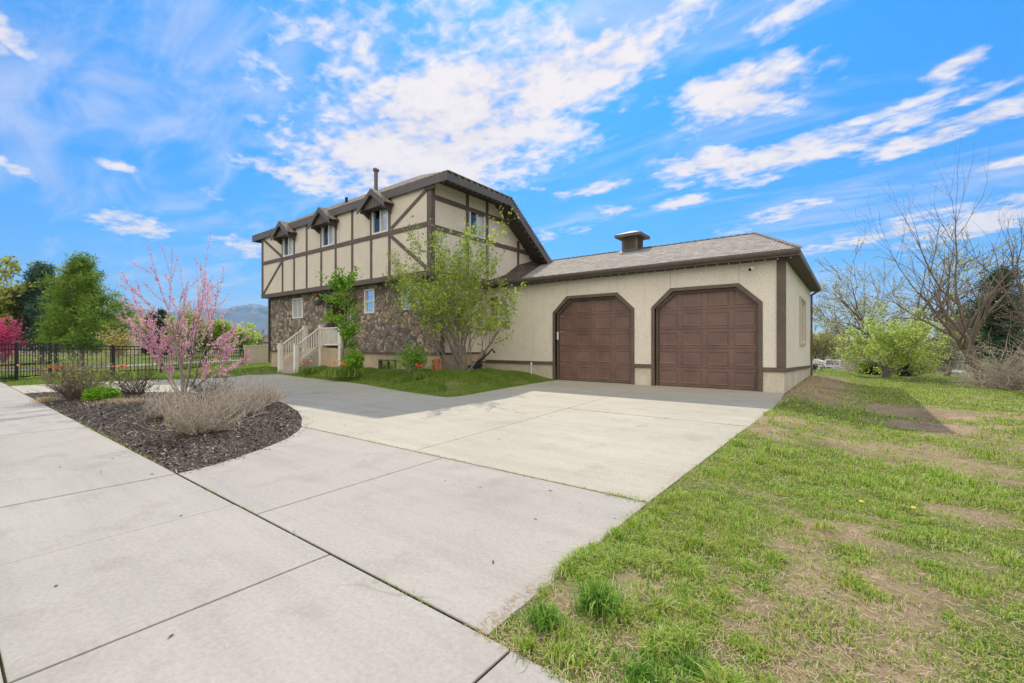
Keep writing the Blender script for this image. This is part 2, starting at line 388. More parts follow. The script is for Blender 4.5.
# the terrain under the road is pushed down
co=np.array(V);msk=(co[:,1]<-1.0)&(co[:,1]>-14);co[msk,2]=-.3;ground.data.vertices.foreach_set('co',co.astype(np.float32).ravel());ground.data.update()
curve=[(-5.66,1.592),(-5.74,1.95),(-5.92,2.3),(-6.2,2.75),(-6.56,3.2),(-7.0,3.57),(-7.4,3.80),(-8.1,4.18),(-8.9,4.52),(-10.3,4.95),(-11.9,5.3),(-13.3,5.15),(-14.8,4.5),(-16.4,3.55),(-17.7,2.6),(-18.35,2.0),(-18.4,1.592)]
mulch_poly=curve
ap=MB()
slab(ap,[(-3.80+J,1.595),(-1.36,1.595),(-1.40,3.745),(-3.92+J,3.745)])
slab(ap,[(-3.80-J,1.595),(-3.92-J,3.745),(-7.27,3.745),(-7.0,3.57),(-6.56,3.2),(-6.2,2.75),(-5.92,2.3),(-5.74,1.95),(-5.66,1.595)])
ap=ap.build('driveway_approach',M['conc'],bevel=.006);tag(ap,kind='structure')
dr=MB()
def jl(b): return -4.45-(b-3.76)*.085
slab(dr,[(jl(3.77)+J,3.77),(-1.40,3.77),(-1.38,8.24),(jl(8.24)+J,8.24)])
slab(dr,[(jl(8.27)+J,8.27),(-1.37,8.27),(-1.36,12),(-1.50,14.4),(-1.50,14.85),(jl(14.85)+J,14.85)])
slab(dr,[(jl(3.77)-J,3.77),(jl(14.85)-J,14.85),(-9.1,14.85),(-9.05,14.5),(-8.85,12.5),(-8.65,11.2),(-8.4,9.6),(-8.22,8.5),(-8.3,8.18),(-8.7,8.12),(-9.02,8.2),
         (-8.95,4.56),(-8.9,4.53),(-8.1,4.19),(-7.4,3.81),(-7.3,3.77)],.0145)
slab(dr,[(-9.04,8.2),(-10.97,8.5),(-13.0,9.0),(-15.0,9.3),(-17.8,9.45),(-20.4,9.75),(-22.2,10.2),(-22.6,9.9),(-21.5,8.6),(-20.5,7.4),(-20.9,6.0),(-21.6,4.8),(-22,4.0),(-22,1.595),
         (-18.42,1.595),(-18.37,2.01),(-17.71,2.61),(-16.41,3.56),(-14.81,4.51),(-13.3,5.16),(-11.9,5.31),(-10.3,4.96),(-8.97,4.56)])
dr=dr.build('driveway',M['conc2'],bevel=.006);tag(dr,kind='structure')
# low step of drive slab at the bed already covered by grass; mulch bed
rng=np.random.default_rng(4)
def inpoly(px,py,poly):
    ins=np.zeros(px.shape,bool);n=len(poly)
    for i in range(n):
        x0,y0=poly[i];x1,y1=poly[(i+1)%n]
        c=((y0>py)!=(y1>py))&(px<(x1-x0)*(py-y0)/(y1-y0+1e-12)+x0);ins^=c
    return ins
def polydist(px,py,poly):
    d=np.full(px.shape,1e9);n=len(poly)
    for i in range(n):
        x0,y0=poly[i];x1,y1=poly[(i+1)%n];dx,dy=x1-x0,y1-y0
        t=np.clip(((px-x0)*dx+(py-y0)*dy)/(dx*dx+dy*dy),0,1)
        d=np.minimum(d,np.hypot(px-x0-t*dx,py-y0-t*dy))
    return d
def mulchz(a,b): return -.012+.10*sstep(polydist(a,b,mulch_poly),0,.9)+.03*(fbm(a*3,b*3,3,77)-.5)
ga=np.arange(-18.6,-5.4,.12);gb=np.arange(1.5,5.5,.12);GA,GB=np.meshgrid(ga,gb,indexing='ij')
mz=mulchz(GA,GB);inn=inpoly(GA,GB,mulch_poly);mz=np.where(inn,mz,-.0215)
Vm=np.stack([GA,GB,mz],-1).reshape(-1,3);q=len(gb)
I=(np.arange(len(ga)-1)[:,None]*q+np.arange(q-1)[None,:]).ravel();Fm=np.stack([I,I+q,I+q+1,I+1],-1)
keep=inn.ravel()[Fm].any(1);mbed=npobj('mulch_bed',Vm,Fm[keep],M['mulch'],smooth=True);tag(mbed,kind='structure')
# bark chips
n=26000;pa=rng.uniform(-18.5,-5.6,n);pb=rng.uniform(1.5,5.35,n)
w=np.exp(-(np.hypot(pa,pb)-5.5)/6);k=inpoly(pa,pb,mulch_poly)&(rng.random(n)<np.clip(w*1.6,.25,1));pa=pa[k];pb=pb[k]
def cards(P0,L,W,Zt=0,rng=rng,tilt=.5):
    n=len(P0);th=rng.uniform(0,2*PI,n);ph=rng.normal(0,tilt,n);ro=rng.normal(0,tilt,n)
    d=np.stack([np.cos(th)*np.cos(ph),np.sin(th)*np.cos(ph),np.sin(ph)],-1)
    s=np.stack([-np.sin(th)*np.cos(ro),np.cos(th)*np.cos(ro),np.sin(ro)],-1)
    L=np.asarray(L).reshape(-1,1);W=np.asarray(W).reshape(-1,1)
    a=P0-d*L-s*W;b=P0+d*L-s*W*.6;c=P0+d*L*.8+s*W;e=P0-d*L*.9+s*W*.8
    V=np.stack([a,b,c,e],1).reshape(-1,3);Fq=np.arange(4*n).reshape(n,4);return V,Fq
Pc=np.stack([pa,pb,mulchz(pa,pb)+.012],-1)
Vc,Fq=cards(Pc,rng.uniform(.012,.034,len(pa)),rng.uniform(.005,.012,len(pa)))
ch=npobj('bark_mulch',Vc,Fq,M['chips']);tag(ch,'dark shredded bark mulch covering the planting bed','bark mulch',kind='stuff')
n=420;t=rng.integers(0,len(mulch_poly)-1,n);f=rng.random(n);mp_=np.array(mulch_poly)
pp_=mp_[t]*(1-f)[:,None]+mp_[t+1]*f[:,None]+rng.normal(0,.10,(n,2));ex=rng.uniform(-17,0,(140,2));ex[:,1]=rng.uniform(.3,13,140)
pp_=np.concatenate([pp_,ex[(ex[:,0]<-1.6)]]);Vc,Fq=cards(np.concatenate([pp_,np.full((len(pp_),1),.006)],1),rng.uniform(.008,.024,len(pp_)),rng.uniform(.004,.010,len(pp_)),tilt=.15)
tag(npobj('leaf_litter',Vc,Fq,M['chips']),'scattered bark chips and leaf bits lying on the concrete','litter',kind='stuff')
# ------------------------------------------------------------------ grass blades
def blades(name,a,b,z,hgt,wid,mat,lean=.45,rng=rng,parent=None):
    n=len(a);th=rng.uniform(0,2*PI,n);ln=rng.normal(0,lean,n)*hgt;ln=np.abs(ln)+.1*hgt
    dx=np.cos(th)*ln;dy=np.sin(th)*ln;t2=th+PI/2+rng.normal(0,.5,n);sx=np.cos(t2)*wid;sy=np.sin(t2)*wid
    p0=np.stack([a-sx,b-sy,z-.01],-1);p1=np.stack([a+sx,b+sy,z-.01],-1)
    m1=np.stack([a+dx*.4+sx*.75,b+dy*.4+sy*.75,z+hgt*.62],-1);m0=np.stack([a+dx*.4-sx*.75,b+dy*.4-sy*.75,z+hgt*.62],-1)
    tp=np.stack([a+dx*1.1,b+dy*1.1,z+hgt*np.clip(1-.25*np.abs(ln)/hgt,.4,1)],-1)
    V=np.stack([p0,p1,m1,m0,tp],1).reshape(-1,3);i=np.arange(n)*5
    Q=np.stack([i,i+1,i+2,i+3],-1);T=np.stack([i+3,i+2,i+4],-1)
    # store as triangles
    F3=np.concatenate([np.stack([i,i+1,i+2],-1),np.stack([i,i+2,i+3],-1),T])
    return npobj(name,V,F3,mat,parent)
def scatter(n,a0,a1,b0,b1,rng=rng): return rng.uniform(a0,a1,n),rng.uniform(b0,b1,n)
# lawn beside the drive: sample in view distance so that near ground gets most
n=820000
r=1.6*np.exp(rng.uniform(0,math.log(34/1.6),n));phi=rng.uniform(math.radians(-84),math.radians(20),n)
kx=np.tan(phi*0+0)
X=r*np.sin(-phi);D=r*np.cos(phi)
a,b=CA*X-SA*D,SA*X+CA*D
ok=(a>-1.43+.12*fbm(b*2.2,b*0+3,3,9))&(b>1.56+.03*np.sin(a*9))&~((a<-1.4)&(b>13.8))&~((a<-1.3)&(b>14.2)&(b<25))
a=a[ok];b=b[ok];r=r[ok]
bb=bare(a,b);cl=.45*fbm(a*2.2,b*2.2,3,41)+.55*fbm(a*7.5,b*7.5,3,43);keep=rng.random(len(a))<np.clip((1-bb*1.02)*(.28+1.5*sstep(cl,.42,.56)),.02,1)
a=a[keep];b=b[keep];r=r[keep];cl=cl[keep];bb=bb[keep]
z=height(a,b);sz=np.clip(r/6,.75,3.2)
hg=(.012+.042*sstep(cl,.45,.68)+.016*rng.random(len(a)))*(1-.4*bb)*np.clip(sz,.8,1.12)
# longer growth beside the slab edge and in scattered tufts
tuf=sstep(fbm(a*5+9,b*5,2,61),.68,.8);tuf=np.maximum(tuf,sstep(-a,1.05,1.3)*sstep(fbm(a*4,b*4,2,63),.5,.6))
hg=hg*(1+.9*tuf)
g=blades('lawn_grass',a,b,z,hg,.0026*np.clip(sz,.75,2.2)+.0008,M['grass'],.85);tag(g,'patchy green lawn grass growing beside the driveway','grass',kind='stuff')
n=60000
r=1.8*np.exp(rng.uniform(0,math.log(20/1.8),n));phi=rng.uniform(math.radians(-84),math.radians(18),n);X=r*np.sin(-phi);D=r*np.cos(phi);a,b=CA*X-SA*D,SA*X+CA*D
ok=(a>-1.5)&(b>1.56)&~((a<-1.3)&(b>14.0));a=a[ok];b=b[ok];r=r[ok]
z=height(a,b);L=rng.uniform(.012,.04,len(a))*np.clip(r/6,.7,2.5)
Vd,Fd=cards(np.stack([a,b,z+.012],-1),L,L*.045+.0005,tilt=.3);dg=npobj('dry_thatch',Vd,Fd,M['dry']);tag(dg,'dry straw-coloured thatch lying in the lawn beside the driveway','dry grass',kind='stuff')
# grass bed before the house
bedpoly=[(-9.0,14.6),(-8.8,12.5),(-8.6,11.2),(-8.35,9.6),(-8.15,8.5),(-8.25,8.1),(-8.7,8.05),(-10.97,8.42),(-13,8.9),(-15,9.2),(-17.8,9.35),(-20.4,9.65),(-20.4,11.9),(-12.6,11.9),(-12.6,14.6)]
n=150000;a,b=scatter(n,-20.5,-8,8,14.6);k=inpoly(a,b,bedpoly);a=a[k];b=b[k]
dist=polydist(a,b,bedpoly[:12]);z=height(a,b);cl=fbm(a*1.3,b*1.3,3,91)
hg=.04+.20*sstep(dist,.15,1.3)*sstep(cl,.25,.7);k=rng.random(len(a))<.25+.75*sstep(cl,.3,.55);a,b,z,hg=a[k],b[k],z[k],hg[k]
g=blades('bed_grass',a,b,z,hg,np.full(len(a),.006),M['grassS'],.35);tag(g,'tall lush green grass growing in the bed before the house','grass',kind='stuff')
# left lawn between drive and fence
n=60000;a,b=scatter(n,-34,-19,1.7,16);k=~inpoly(a,b,[(-22.05,1.5),(-22.05,4.05),(-21.6,4.9),(-20.95,6.1),(-20.55,7.4),(-21.5,8.6),(-22.6,9.9),(-22.2,10.3),(-19,10.3),(-19,1.5)]);a=a[k];b=b[k];k=(a>-26.5-.9*(b-2)/1.5);k|=b>9;a=a[k];b=b[k];k=~((a>-27)&(b>11.5));a=a[k];b=b[k]
g=blades('verge_grass',a,b,height(a,b),rng.uniform(.04,.09,len(a)),np.full(len(a),.009),M['grassS'],.4);tag(g,'short green grass on the verge before the black fence','grass',kind='stuff')
n=2200;a,b=scatter(n,-1.44,-.75,13.5,23);k=rng.random(n)<.2+.8*sstep(fbm(a*2,b*2,3,19),.45,.6)*(np.exp(-(a+1.44)*3));a,b=a[k],b[k]
g=blades('wall_weeds',a,b,height(a,b),rng.uniform(.03,.13,len(a)),np.full(len(a),.005),M['dry'],.8);tag(g,'dead dry weeds along the foot of the garage side wall','weeds',kind='stuff')
# weeds in the joints
wa=[];wb=[]
def jointweeds(p,q,n,sp=.012):
    t=np.random.default_rng(n).random(n);
    c=vnoise(t*np.hypot(q[0]-p[0],q[1]-p[1])*2.5,t*0,n)
    t=t[c>.55];wa.append(p[0]+(q[0]-p[0])*t+rng.normal(0,sp,len(t)));wb.append(p[1]+(q[1]-p[1])*t+rng.normal(0,sp,len(t)))
jointweeds((-7.3,3.757),(-1.4,3.757),900);jointweeds((-4.45,3.76),(-5.35,14.5),500);jointweeds((-4.9,8.255),(-1.4,8.255),900,.02)
jointweeds((-18.4,1.59),(-5.6,1.59),1500,.02);jointweeds((-5.6,1.585),(-1.3,1.585),300,.01);jointweeds((-2.3,3.757),(-1.4,3.757),800,.03);jointweeds((-9.1,14.7),(-1.6,14.7),900,.03)
a=np.concatenate(wa);b=np.concatenate(wb)
g=blades('joint_weeds',a,b,np.full(len(a),-.03),rng.uniform(.035,.06,len(a)),np.full(len(a),.003),M['grass'],.6);tag(g,'small weeds sprouting from the joints of the concrete','weeds',kind='stuff')
def tuft(px,label,nb,rad,hh,mat='tuft',z=0,wd=.0034):
    x,y=G(px[0],px[1],z);rr=np.abs(rng.normal(0,rad,nb));tt=rng.uniform(0,2*PI,nb);ax_,ay_=rr*np.cos(tt),rr*np.sin(tt)
    o=blades('grass_tuft',ax_,ay_,np.zeros(nb),rng.uniform(.5,1,nb)*hh,np.full(nb,wd),M[mat],.55);o.location=(x,y,float(height(x,y))-.003)
    return tag(o,label,'grass tuft','tall tufts of grass in the lawn')
tuft((597,608),'largest dark green grass tuft beside the driveway corner',700,.05,.15)
tuft((545,622),'spiky grass tuft on the slab edge left of the largest tuft',380,.045,.10)
tuft((528,648),'small grass tuft at the corner where sidewalk meets driveway',260,.035,.06,'grass')
tuft((560,655),'yellowish low grass tuft overhanging the sidewalk edge',300,.05,.06,'grass')
tuft((640,672),'broad low grass tuft at the bottom edge of the lawn',600,.09,.06)
tuft((690,665),'wide grass tuft right of the broad low one at the lawn edge',500,.08,.06)
def dandelion(px,lab):
    x,y=G(px[0],px[1],-.1);t=empty('dandelion',(x,y,float(height(x,y))),0,lab,'dandelion','dandelions in the lawn')
    MB().tube([(0,0,0),(.003,0,.05)],.002,5).build('stem',M['grassS'],t)
    MB().lathe((.003,0,.048),[(.004,0),(.02,.004),(.016,.012),(.004,.014)],12).build('flower',YEL,t)
YEL=paint('yellow_petals',(.8,.55,.02),.6,.1);RED=paint('red_petals',(.7,.03,.02),.5,.15);ORG=paint('orange_petals',(.85,.16,.02),.5,.15);PNK=paint('peach_petals',(.8,.3,.2),.5,.15)
dandelion((861,512),'yellow dandelion in the lawn, left one of the middle pair');dandelion((913,515),'yellow dandelion in the lawn, right one of the middle pair')
# ------------------------------------------------------------------ HOUSE
house=empty('house',(-12.6,14.6,0),0,'beige half-timbered house with stone ground floor and attached two-door garage','house')
HX,HY=-12.6,14.6
class HB(MB):
    def build(s,name,mat,parent=None,**kw):
        # parts keep world coordinates: children of the house are offset by its origin
        o=MB.build(s,name,mat,parent,**kw)
        return o
def hpart(mb,name,mat,parent=None,**kw):
    o=mb.build(name,mat,parent or house,**kw)
    if parent is None:o.location=(-HX,-HY,0)
    return o
GB_=14.6                       # garage front
AR=-1.5                        # garage right side
GBK=24.0
D1=(-9.17,-5.90);D2=(-5.31,-2.05);TOPZ=3.19;SH=2.60;CH=.62
def octo(x0,x1,top,sh,ch,bot=-.2): return [(x0,bot),(x1,bot),(x1,sh),(x1-ch,top),(x0+ch,top),(x0,sh)]
tw=.11
wz0=.59
# garage front wall (stucco) with two clipped-corner openings
def ring(x0,x1): return octo(x0+tw,x1-tw,TOPZ-tw,SH-.045,CH-.03)
w=MB()
outer=[(-12.58,wz0),(D1[0]+tw,wz0),(D1[0]+tw,SH-.045),(D1[0]+tw+CH-.03,TOPZ-tw),(D1[1]-tw-CH+.03,TOPZ-tw),(D1[1]-tw,SH-.045),(D1[1]-tw,wz0),
       (D2[0]+tw,wz0),(D2[0]+tw,SH-.045),(D2[0]+tw+CH-.03,TOPZ-tw),(D2[1]-tw-CH+.03,TOPZ-tw),(D2[1]-tw,SH-.045),(D2[1]-tw,wz0),(AR,wz0),(AR,3.86),(-12.58,3.86)]
gwx=(onb(489.5,GB_),onb(508.5,GB_));gwz=(zat(499,317,b=GB_),zat(499,295,b=GB_))
w.prism(outer,[[(gwx[0],gwz[0]),(gwx[1],gwz[0]),(gwx[1],gwz[1]),(gwx[0],gwz[1])]],yfn,GB_,GB_+.22)
hpart(w,'garage_front_wall',M['stucco'])
# garage side wall with window hole; the sill trim falls towards the back with the ground
sw0,sw1=18.9,20.9
w=MB();w.prism([(GB_+.22,wz0),(GBK,wz0-.26),(GBK,3.86),(GB_+.22,3.86)],[[(sw0,1.42),(sw1,1.42),(sw1,3.0),(sw0,3.0)]],xfn,AR-.22,AR)
hpart(w,'garage_side_wall',M['stucco'])
w=MB();w.box(-12.6,AR-.22,GBK-.22,GBK,.2,3.86);hpart(w,'garage_back_wall',M['stucco'])
# foundation of garage
for x0,x1 in ((-12.58,D1[0]+tw),(D1[1]-tw,D2[0]+tw)): hpart(MB().box(x0,x1,GB_+.02,GB_+.2,-.3,wz0),'garage_foundation',M['found'],bevel=.01)
f=MB();f.box(D2[1]-tw,AR-.02,GB_+.02,GB_+.24,-.3,wz0)
f.prism([(GB_+.24,-1.2),(GBK,-1.2),(GBK,wz0-.26),(GB_+.24,wz0)],[],xfn,AR-.22,AR-.02)
hpart(f,'garage_foundation',M['found'],bevel=.01)
# trims
for x0,x1 in ((-12.55,D1[0]-.003),(D1[1]+.003,D2[0]-.003),(D2[1]+.003,AR+.028)): hpart(MB().box(x0,x1,GB_-.028,GB_+.0195,wz0-.005,wz0+.12),'garage_trim_band',M['trim'],bevel=.004)
t=MB();t.box(-1.70,AR+.03,GB_-.034,GB_-.002,wz0+.123,3.9);hpart(t,'corner_board',M['trim'],bevel=.004);t=MB()
t.add([(AR+.002,GB_+.022,wz0-.005),(AR+.03,GB_+.022,wz0-.005),(AR+.03,GBK,wz0-.27),(AR+.002,GBK,wz0-.27),(AR+.002,GB_+.022,wz0+.11),(AR+.03,GB_+.022,wz0+.11),(AR+.03,GBK,wz0-.15),(AR+.002,GBK,wz0-.15)],
      [(0,1,2,3),(4,5,6,7),(0,1,5,4),(1,2,6,5),(2,3,7,6),(3,0,4,7)])
hpart(t,'garage_trim_band',M['trim'],bevel=.004)
# thin control joints over the door corners
for x in (D1[0]+CH,D1[1]-CH,D2[0]+CH,D2[1]-CH):
    c=MB();c.box(x-.006,x+.006,GB_-.0035,GB_+.01,TOPZ+.006,3.83);hpart(c,'control_joint',paint('joint_bead',(.42,.37,.26),.8,.1) if 'cj' not in M else M['cj'])
def garage_door(x0,x1,label):
    root=MB();root.prism(octo(x0,x1,TOPZ,SH,CH,-.02),[ [(x,z) for x,z in octo(x0+tw,x1-tw,TOPZ-tw,SH-.045,CH-.03,-.0195)][::-1] ],yfn,GB_-.036,GB_-.003) if False else None
    # frame: trim face made of separate boards plus deep reveal
    fr=MB();o=octo(x0,x1,TOPZ,SH,CH,0);i_=octo(x0+tw,x1-tw,TOPZ-tw,SH-.045,CH-.03,0)
    poly=[o[1],o[2],o[3],o[4],o[5],o[0],i_[0],i_[5],i_[4],i_[3],i_[2],i_[1]]
    fr.prism(poly,[],yfn,GB_-.035,GB_+.24)
    frame=hpart(fr,'garage_door',M['trim'],bevel=.006);frame['label']=label
    i2=octo(x0+tw+.001,x1-tw-.001,TOPZ-tw-.001,SH-.046,CH-.031,.0)
    # inner stop
    s=octo(x0+tw+.07,x1-tw-.07,TOPZ-tw-.07,SH-.075,CH-.05,0)
    sb=MB();sb.prism([i2[1],i2[2],i2[3],i2[4],i2[5],i2[0],s[0],s[5],s[4],s[3],s[2],s[1]],[],yfn,GB_+.10,GB_+.235);sb.build('door_stop',M['trim'],frame)
    # leaf of five sections with four raised panels each
    lf=MB();z0=.015;rows=5;xl,xr=x0+.10,x1-.10;rh=(TOPZ-.1-z0)/rows;cw=(xr-xl)/4
    yb=GB_+.20
    for r in range(rows):
        za=z0+r*rh;zb=za+rh-.008
        lf.box(xl,xr,yb,yb+.05,za,zb)
    leaf=lf.build('door_leaf',M['door'],frame,bevel=.004)
    for r in range(rows):
        za=z0+r*rh;zb=za+rh-.008;pn=MB()
        for c in range(4):
            xa=xl+c*cw+.085;xb=xl+(c+1)*cw-.085
            if c==0:xa+=.03
            if c==3:xb-=.03
            z1,z2=za+.095,zb-.085
            # sunk groove ring then raised field
            def fr_(d,y): return [(xa+d,y,z1+d),(xb-d,y,z1+d),(xb-d,y,z2-d),(xa+d,y,z2-d)]
            vs=fr_(-.012,yb-.002)+fr_(0,yb-.016)+fr_(.018,yb-.016)+fr_(.045,yb-.004)
            fs=[]
            for q in range(3):
                for e in range(4): fs.append((q*4+e,q*4+(e+1)%4,(q+1)*4+(e+1)%4,(q+1)*4+e))
            fs.append((12,13,14,15));pn.add(vs,fs)
        pn.build('door_panel',M['door'],leaf)
    sl=MB();sl.box(xl,xr,yb-.012,yb+.03,-.004,.02);sl.build('bottom_seal',M['rubber'],leaf)
    return frame
garage_door(*D1,'left maroon panelled garage door with clipped top corners')
garage_door(*D2,'right maroon panelled garage door with clipped top corners')
k_=MB();k_.box(D1[0]+tw+.015,D1[0]+tw+.085,GB_+.075,GB_+.10,1.55,1.85);hpart(k_,'keypad',M['white'],bevel=.006)
# concrete threshold inside the doors
th=MB();th.box(-9.1,-2.1,14.86,16.5,-.045,-.004);hpart(th,'garage_slab',M['found'])
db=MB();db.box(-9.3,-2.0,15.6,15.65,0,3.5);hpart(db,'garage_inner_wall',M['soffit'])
# garage roof: eaves, long ridge and a steep hip over the side
EZ=3.97;EB=14.2;RB=19.3;RZ=H+(V0-233.2)/F*(RB/(SA*(755-U0)/F+CA))
ra=onb(755,RB)
EA=-1.12;BB=24.4
rf=MB()
sl=(RZ-EZ)/(RB-EB)
VL0=(-10.4,EB,EZ);ztop=EZ+sl*(18.6-EB);VL1=(-12.25,18.6,ztop)
thk=.05
def roofpoly(pts,t=.05):
    n=len(pts);vs=[p for p in pts]+[(p[0],p[1],p[2]-t) for p in pts]
    fs=[tuple(range(n)),tuple(reversed(range(n,2*n)))]+[(i,(i+1)%n,(i+1)%n+n,i+n) for i in range(n)]
    rf.add(vs,fs)
roofpoly([VL0,(EA,EB,EZ),(ra,RB,RZ),(-12.6,RB,RZ),(-12.6,18.85,EZ+sl*(18.85-EB)),VL1])
roofpoly([(EA,EB,EZ),(EA,BB,EZ),(ra,RB,RZ)])
roofpoly([(-12.6,RB,RZ),(ra,RB,RZ),(EA,BB,EZ),(-12.6,BB,EZ)])
hpart(rf,'garage_roof',M['shingle'])
rc=MB()
nn=34
for i in range(nn):                # ridge cap shingles, each lapped over the next
    x0=-12.3+(ra+12.3)*i/nn;x1=-12.3+(ra+12.3)*(i+1)/nn+.02
    rc.add([(x0,RB-.14,RZ-.14*sl+.012),(x1,RB-.14,RZ-.14*sl+.038),(x1,RB,RZ+.05),(x0,RB,RZ+.022),(x0,RB+.14,RZ-.14*sl+.012),(x1,RB+.14,RZ-.14*sl+.038)],[(0,1,2,3),(3,2,5,4)])
for i in range(12):
    p=Vector((EA,EB,EZ)).lerp(Vector((ra,RB,RZ)),i/12);q_=Vector((EA,EB,EZ)).lerp(Vector((ra,RB,RZ)),(i+1)/12)
    rc.bar(p+Vector((0,0,.012)),q_+Vector((0,0,.022)),.14,.02)
hpart(rc,'ridge_cap',M['shingleH'])
# dark valley roof where garage roof meets the gable
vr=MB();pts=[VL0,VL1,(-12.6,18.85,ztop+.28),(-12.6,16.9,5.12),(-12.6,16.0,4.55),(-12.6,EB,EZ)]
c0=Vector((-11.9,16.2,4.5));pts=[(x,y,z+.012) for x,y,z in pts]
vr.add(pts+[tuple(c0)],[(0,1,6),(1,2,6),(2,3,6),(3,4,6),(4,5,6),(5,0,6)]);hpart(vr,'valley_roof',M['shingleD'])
# fascia & gutter & soffit
fs=MB();fs.box(-12.6,EA+.02,EB-.03,EB-.001,EZ-.20,EZ-.012);fs.box(EA-.02,EA+.02,EB,BB,EZ-.20,EZ-.052);fs.box(-12.6,EA,BB,BB+.03,EZ-.2,EZ-.02)
hpart(fs,'garage_fascia',M['fascia'],bevel=.004)
gt=MB();gt.prism([(EB-.035,EZ-.02),(EB-.16,EZ-.02),(EB-.155,EZ-.08),(EB-.12,EZ-.14),(EB-.035,EZ-.15)],[],xfn,-12.6,EA+.0);hpart(gt,'gutter',M['fascia'],bevel=.003)
so=MB();so.box(-12.6,EA-.025,EB,GB_+.0,EZ-.205,EZ-.17);so.box(AR+.0,EA-.025,GB_+.001,BB,EZ-.205,EZ-.17);hpart(so,'garage_soffit',M['soffit'])
fz=MB();fz.box(-12.5,AR+.03,GB_-.03,GB_-.002,3.70,EZ-.21)
# cupola
cu=(onb(632.5,RB),RB)
cb=MB();s_=.36;zb=RZ-.35;zt=RZ+.50
cb.box(cu[0]-s_,cu[0]+s_,cu[1]-s_,cu[1]+s_,zb,zt);cup=hpart(cb,'cupola',M['metalD'],bevel=.01)
for sx in (0,1,2,3):
    lv=MB()
    for q in range(7):
        z=RZ+.02+q*.058
        if sx==0:lv.add([(cu[0]-.24,cu[1]-s_-.03,z),(cu[0]+.24,cu[1]-s_-.03,z),(cu[0]+.24,cu[1]-s_-.002,z+.05),(cu[0]-.24,cu[1]-s_-.002,z+.05)],[(0,1,2,3)])
        if sx==1:lv.add([(cu[0]+s_+.03,cu[1]-.24,z),(cu[0]+s_+.03,cu[1]+.24,z),(cu[0]+s_+.002,cu[1]+.24,z+.05),(cu[0]+s_+.002,cu[1]-.24,z+.05)],[(0,1,2,3)])
    if sx<2:lv.build('louvre',M['trim'],cup)
cr=MB();e_=.60
cr.add([(cu[0]-e_,cu[1]-e_,zt),(cu[0]+e_,cu[1]-e_,zt),(cu[0]+e_,cu[1]+e_,zt),(cu[0]-e_,cu[1]+e_,zt),(cu[0]-e_,cu[1]-e_,zt+.13),(cu[0]+e_,cu[1]-e_,zt+.13),(cu[0]+e_,cu[1]+e_,zt+.13),(cu[0]-e_,cu[1]+e_,zt+.13),(cu[0],cu[1],zt+.36)],
       [(0,3,2,1),(0,1,5,4),(1,2,6,5),(2,3,7,6),(3,0,4,7),(4,5,8),(5,6,8),(6,7,8),(7,4,8)]);cr.build('cupola_roof',M['metalD'],cup,bevel=.006)
fl=MB();fl.add([(cu[0]-.5,cu[1]-.62,RZ-.62*sl+.015),(cu[0]+.55,cu[1]-.62,RZ-.62*sl+.015),(cu[0]+.9,cu[1]-.1,RZ-.1*sl+.02),(cu[0]+.9,cu[1],RZ+.055),(cu[0]-.5,cu[1],RZ+.055)],[(0,1,2,3,4)]);fl.build('flashing',M['potdark'],cup)
# side window
sw_=MB();
for b0,b1,z0,z1 in ((sw0-.1,sw0,1.32,3.1),(sw1,sw1+.1,1.32,3.1),(sw0,sw1,1.32,1.42),(sw0,sw1,3.0,3.1)): sw_.box(AR-.1,AR+.06,b0,b1,z0,z1)
wf=hpart(sw_,'window',M['vfence'],bevel=.006);gm=MB();gm.box(AR-.06,AR-.03,sw0,sw1,1.42,3.0);gm.build('glass',M['glass'],wf)
gm=MB();gm.box(AR-.03,AR+.01,sw0,sw0+.05,1.42,3.0).box(AR-.03,AR+.01,sw1-.05,sw1,1.42,3.0).box(AR-.03,AR+.01,(sw0+sw1)/2-.03,(sw0+sw1)/2+.03,1.42,3.0).box(AR-.03,AR+.01,sw0+.05,sw1-.05,1.42,1.47).box(AR-.03,AR+.01,sw0+.05,sw1-.05,2.95,3.0);gm.build('sash',M['vinyl'],wf)
# downspouts
ds=MB();ds.box(AR+.01,AR+.09,GBK+.02,GBK+.10,-1.2,3.6);ds.bar((AR+.05,GBK+.06,3.58),(EA-.06,BB-.06,3.82),.07,.07);hpart(ds,'downspout',M['trim'])
ds=MB();xx=onb(532,GB_);ds.tube([(xx,GB_-.05,-.1),(xx,GB_-.05,.60)],.03,10);ds.tube([(xx,GB_-.05,.56),(xx,GB_-.05,.66)],.038,10);hpart(ds,'standpipe',M['vinyl'])
# security camera
sc=MB();xc=onb(753,GB_);sc.tube([(xc,GB_-.03,3.64),(xc,GB_-.12,3.62)],.03,10);sc.tube([(xc+.02,GB_-.10,3.60),(xc-.03,GB_-.30,3.52)],[.055,.05],14);sco=hpart(sc,'security_camera',M['white'],smooth=False,bevel=.008)
sc=MB();sc.tube([(xc-.03,GB_-.302,3.518),(xc-.033,GB_-.315,3.514)],.043,14);sc.build('lens',M['rubber'],sco)
# light strings: real little bulbs clipped under the eaves
def lightstring(p,q,n,name='string_lights'):
    cbl=MB();p=Vector(p);q=Vector(q)
    cbl.tube([p,q],.006,5)
    o=hpart(cbl,name,M['rubber'])
    bl=MB()
    for i in range(n):
        c=p.lerp(q,(i+.5)/n);bl.lathe((c.x,c.y,c.z-.035),[(.003,0),(.012,.008),(.012,.022),(.005,.035)],8)
    b_=bl.build('bulbs',M['bulb'],o);b_['kind']='stuff'
lightstring((-12.4,EB+.04,EZ-.215),(EA-.05,EB+.04,EZ-.215),36)
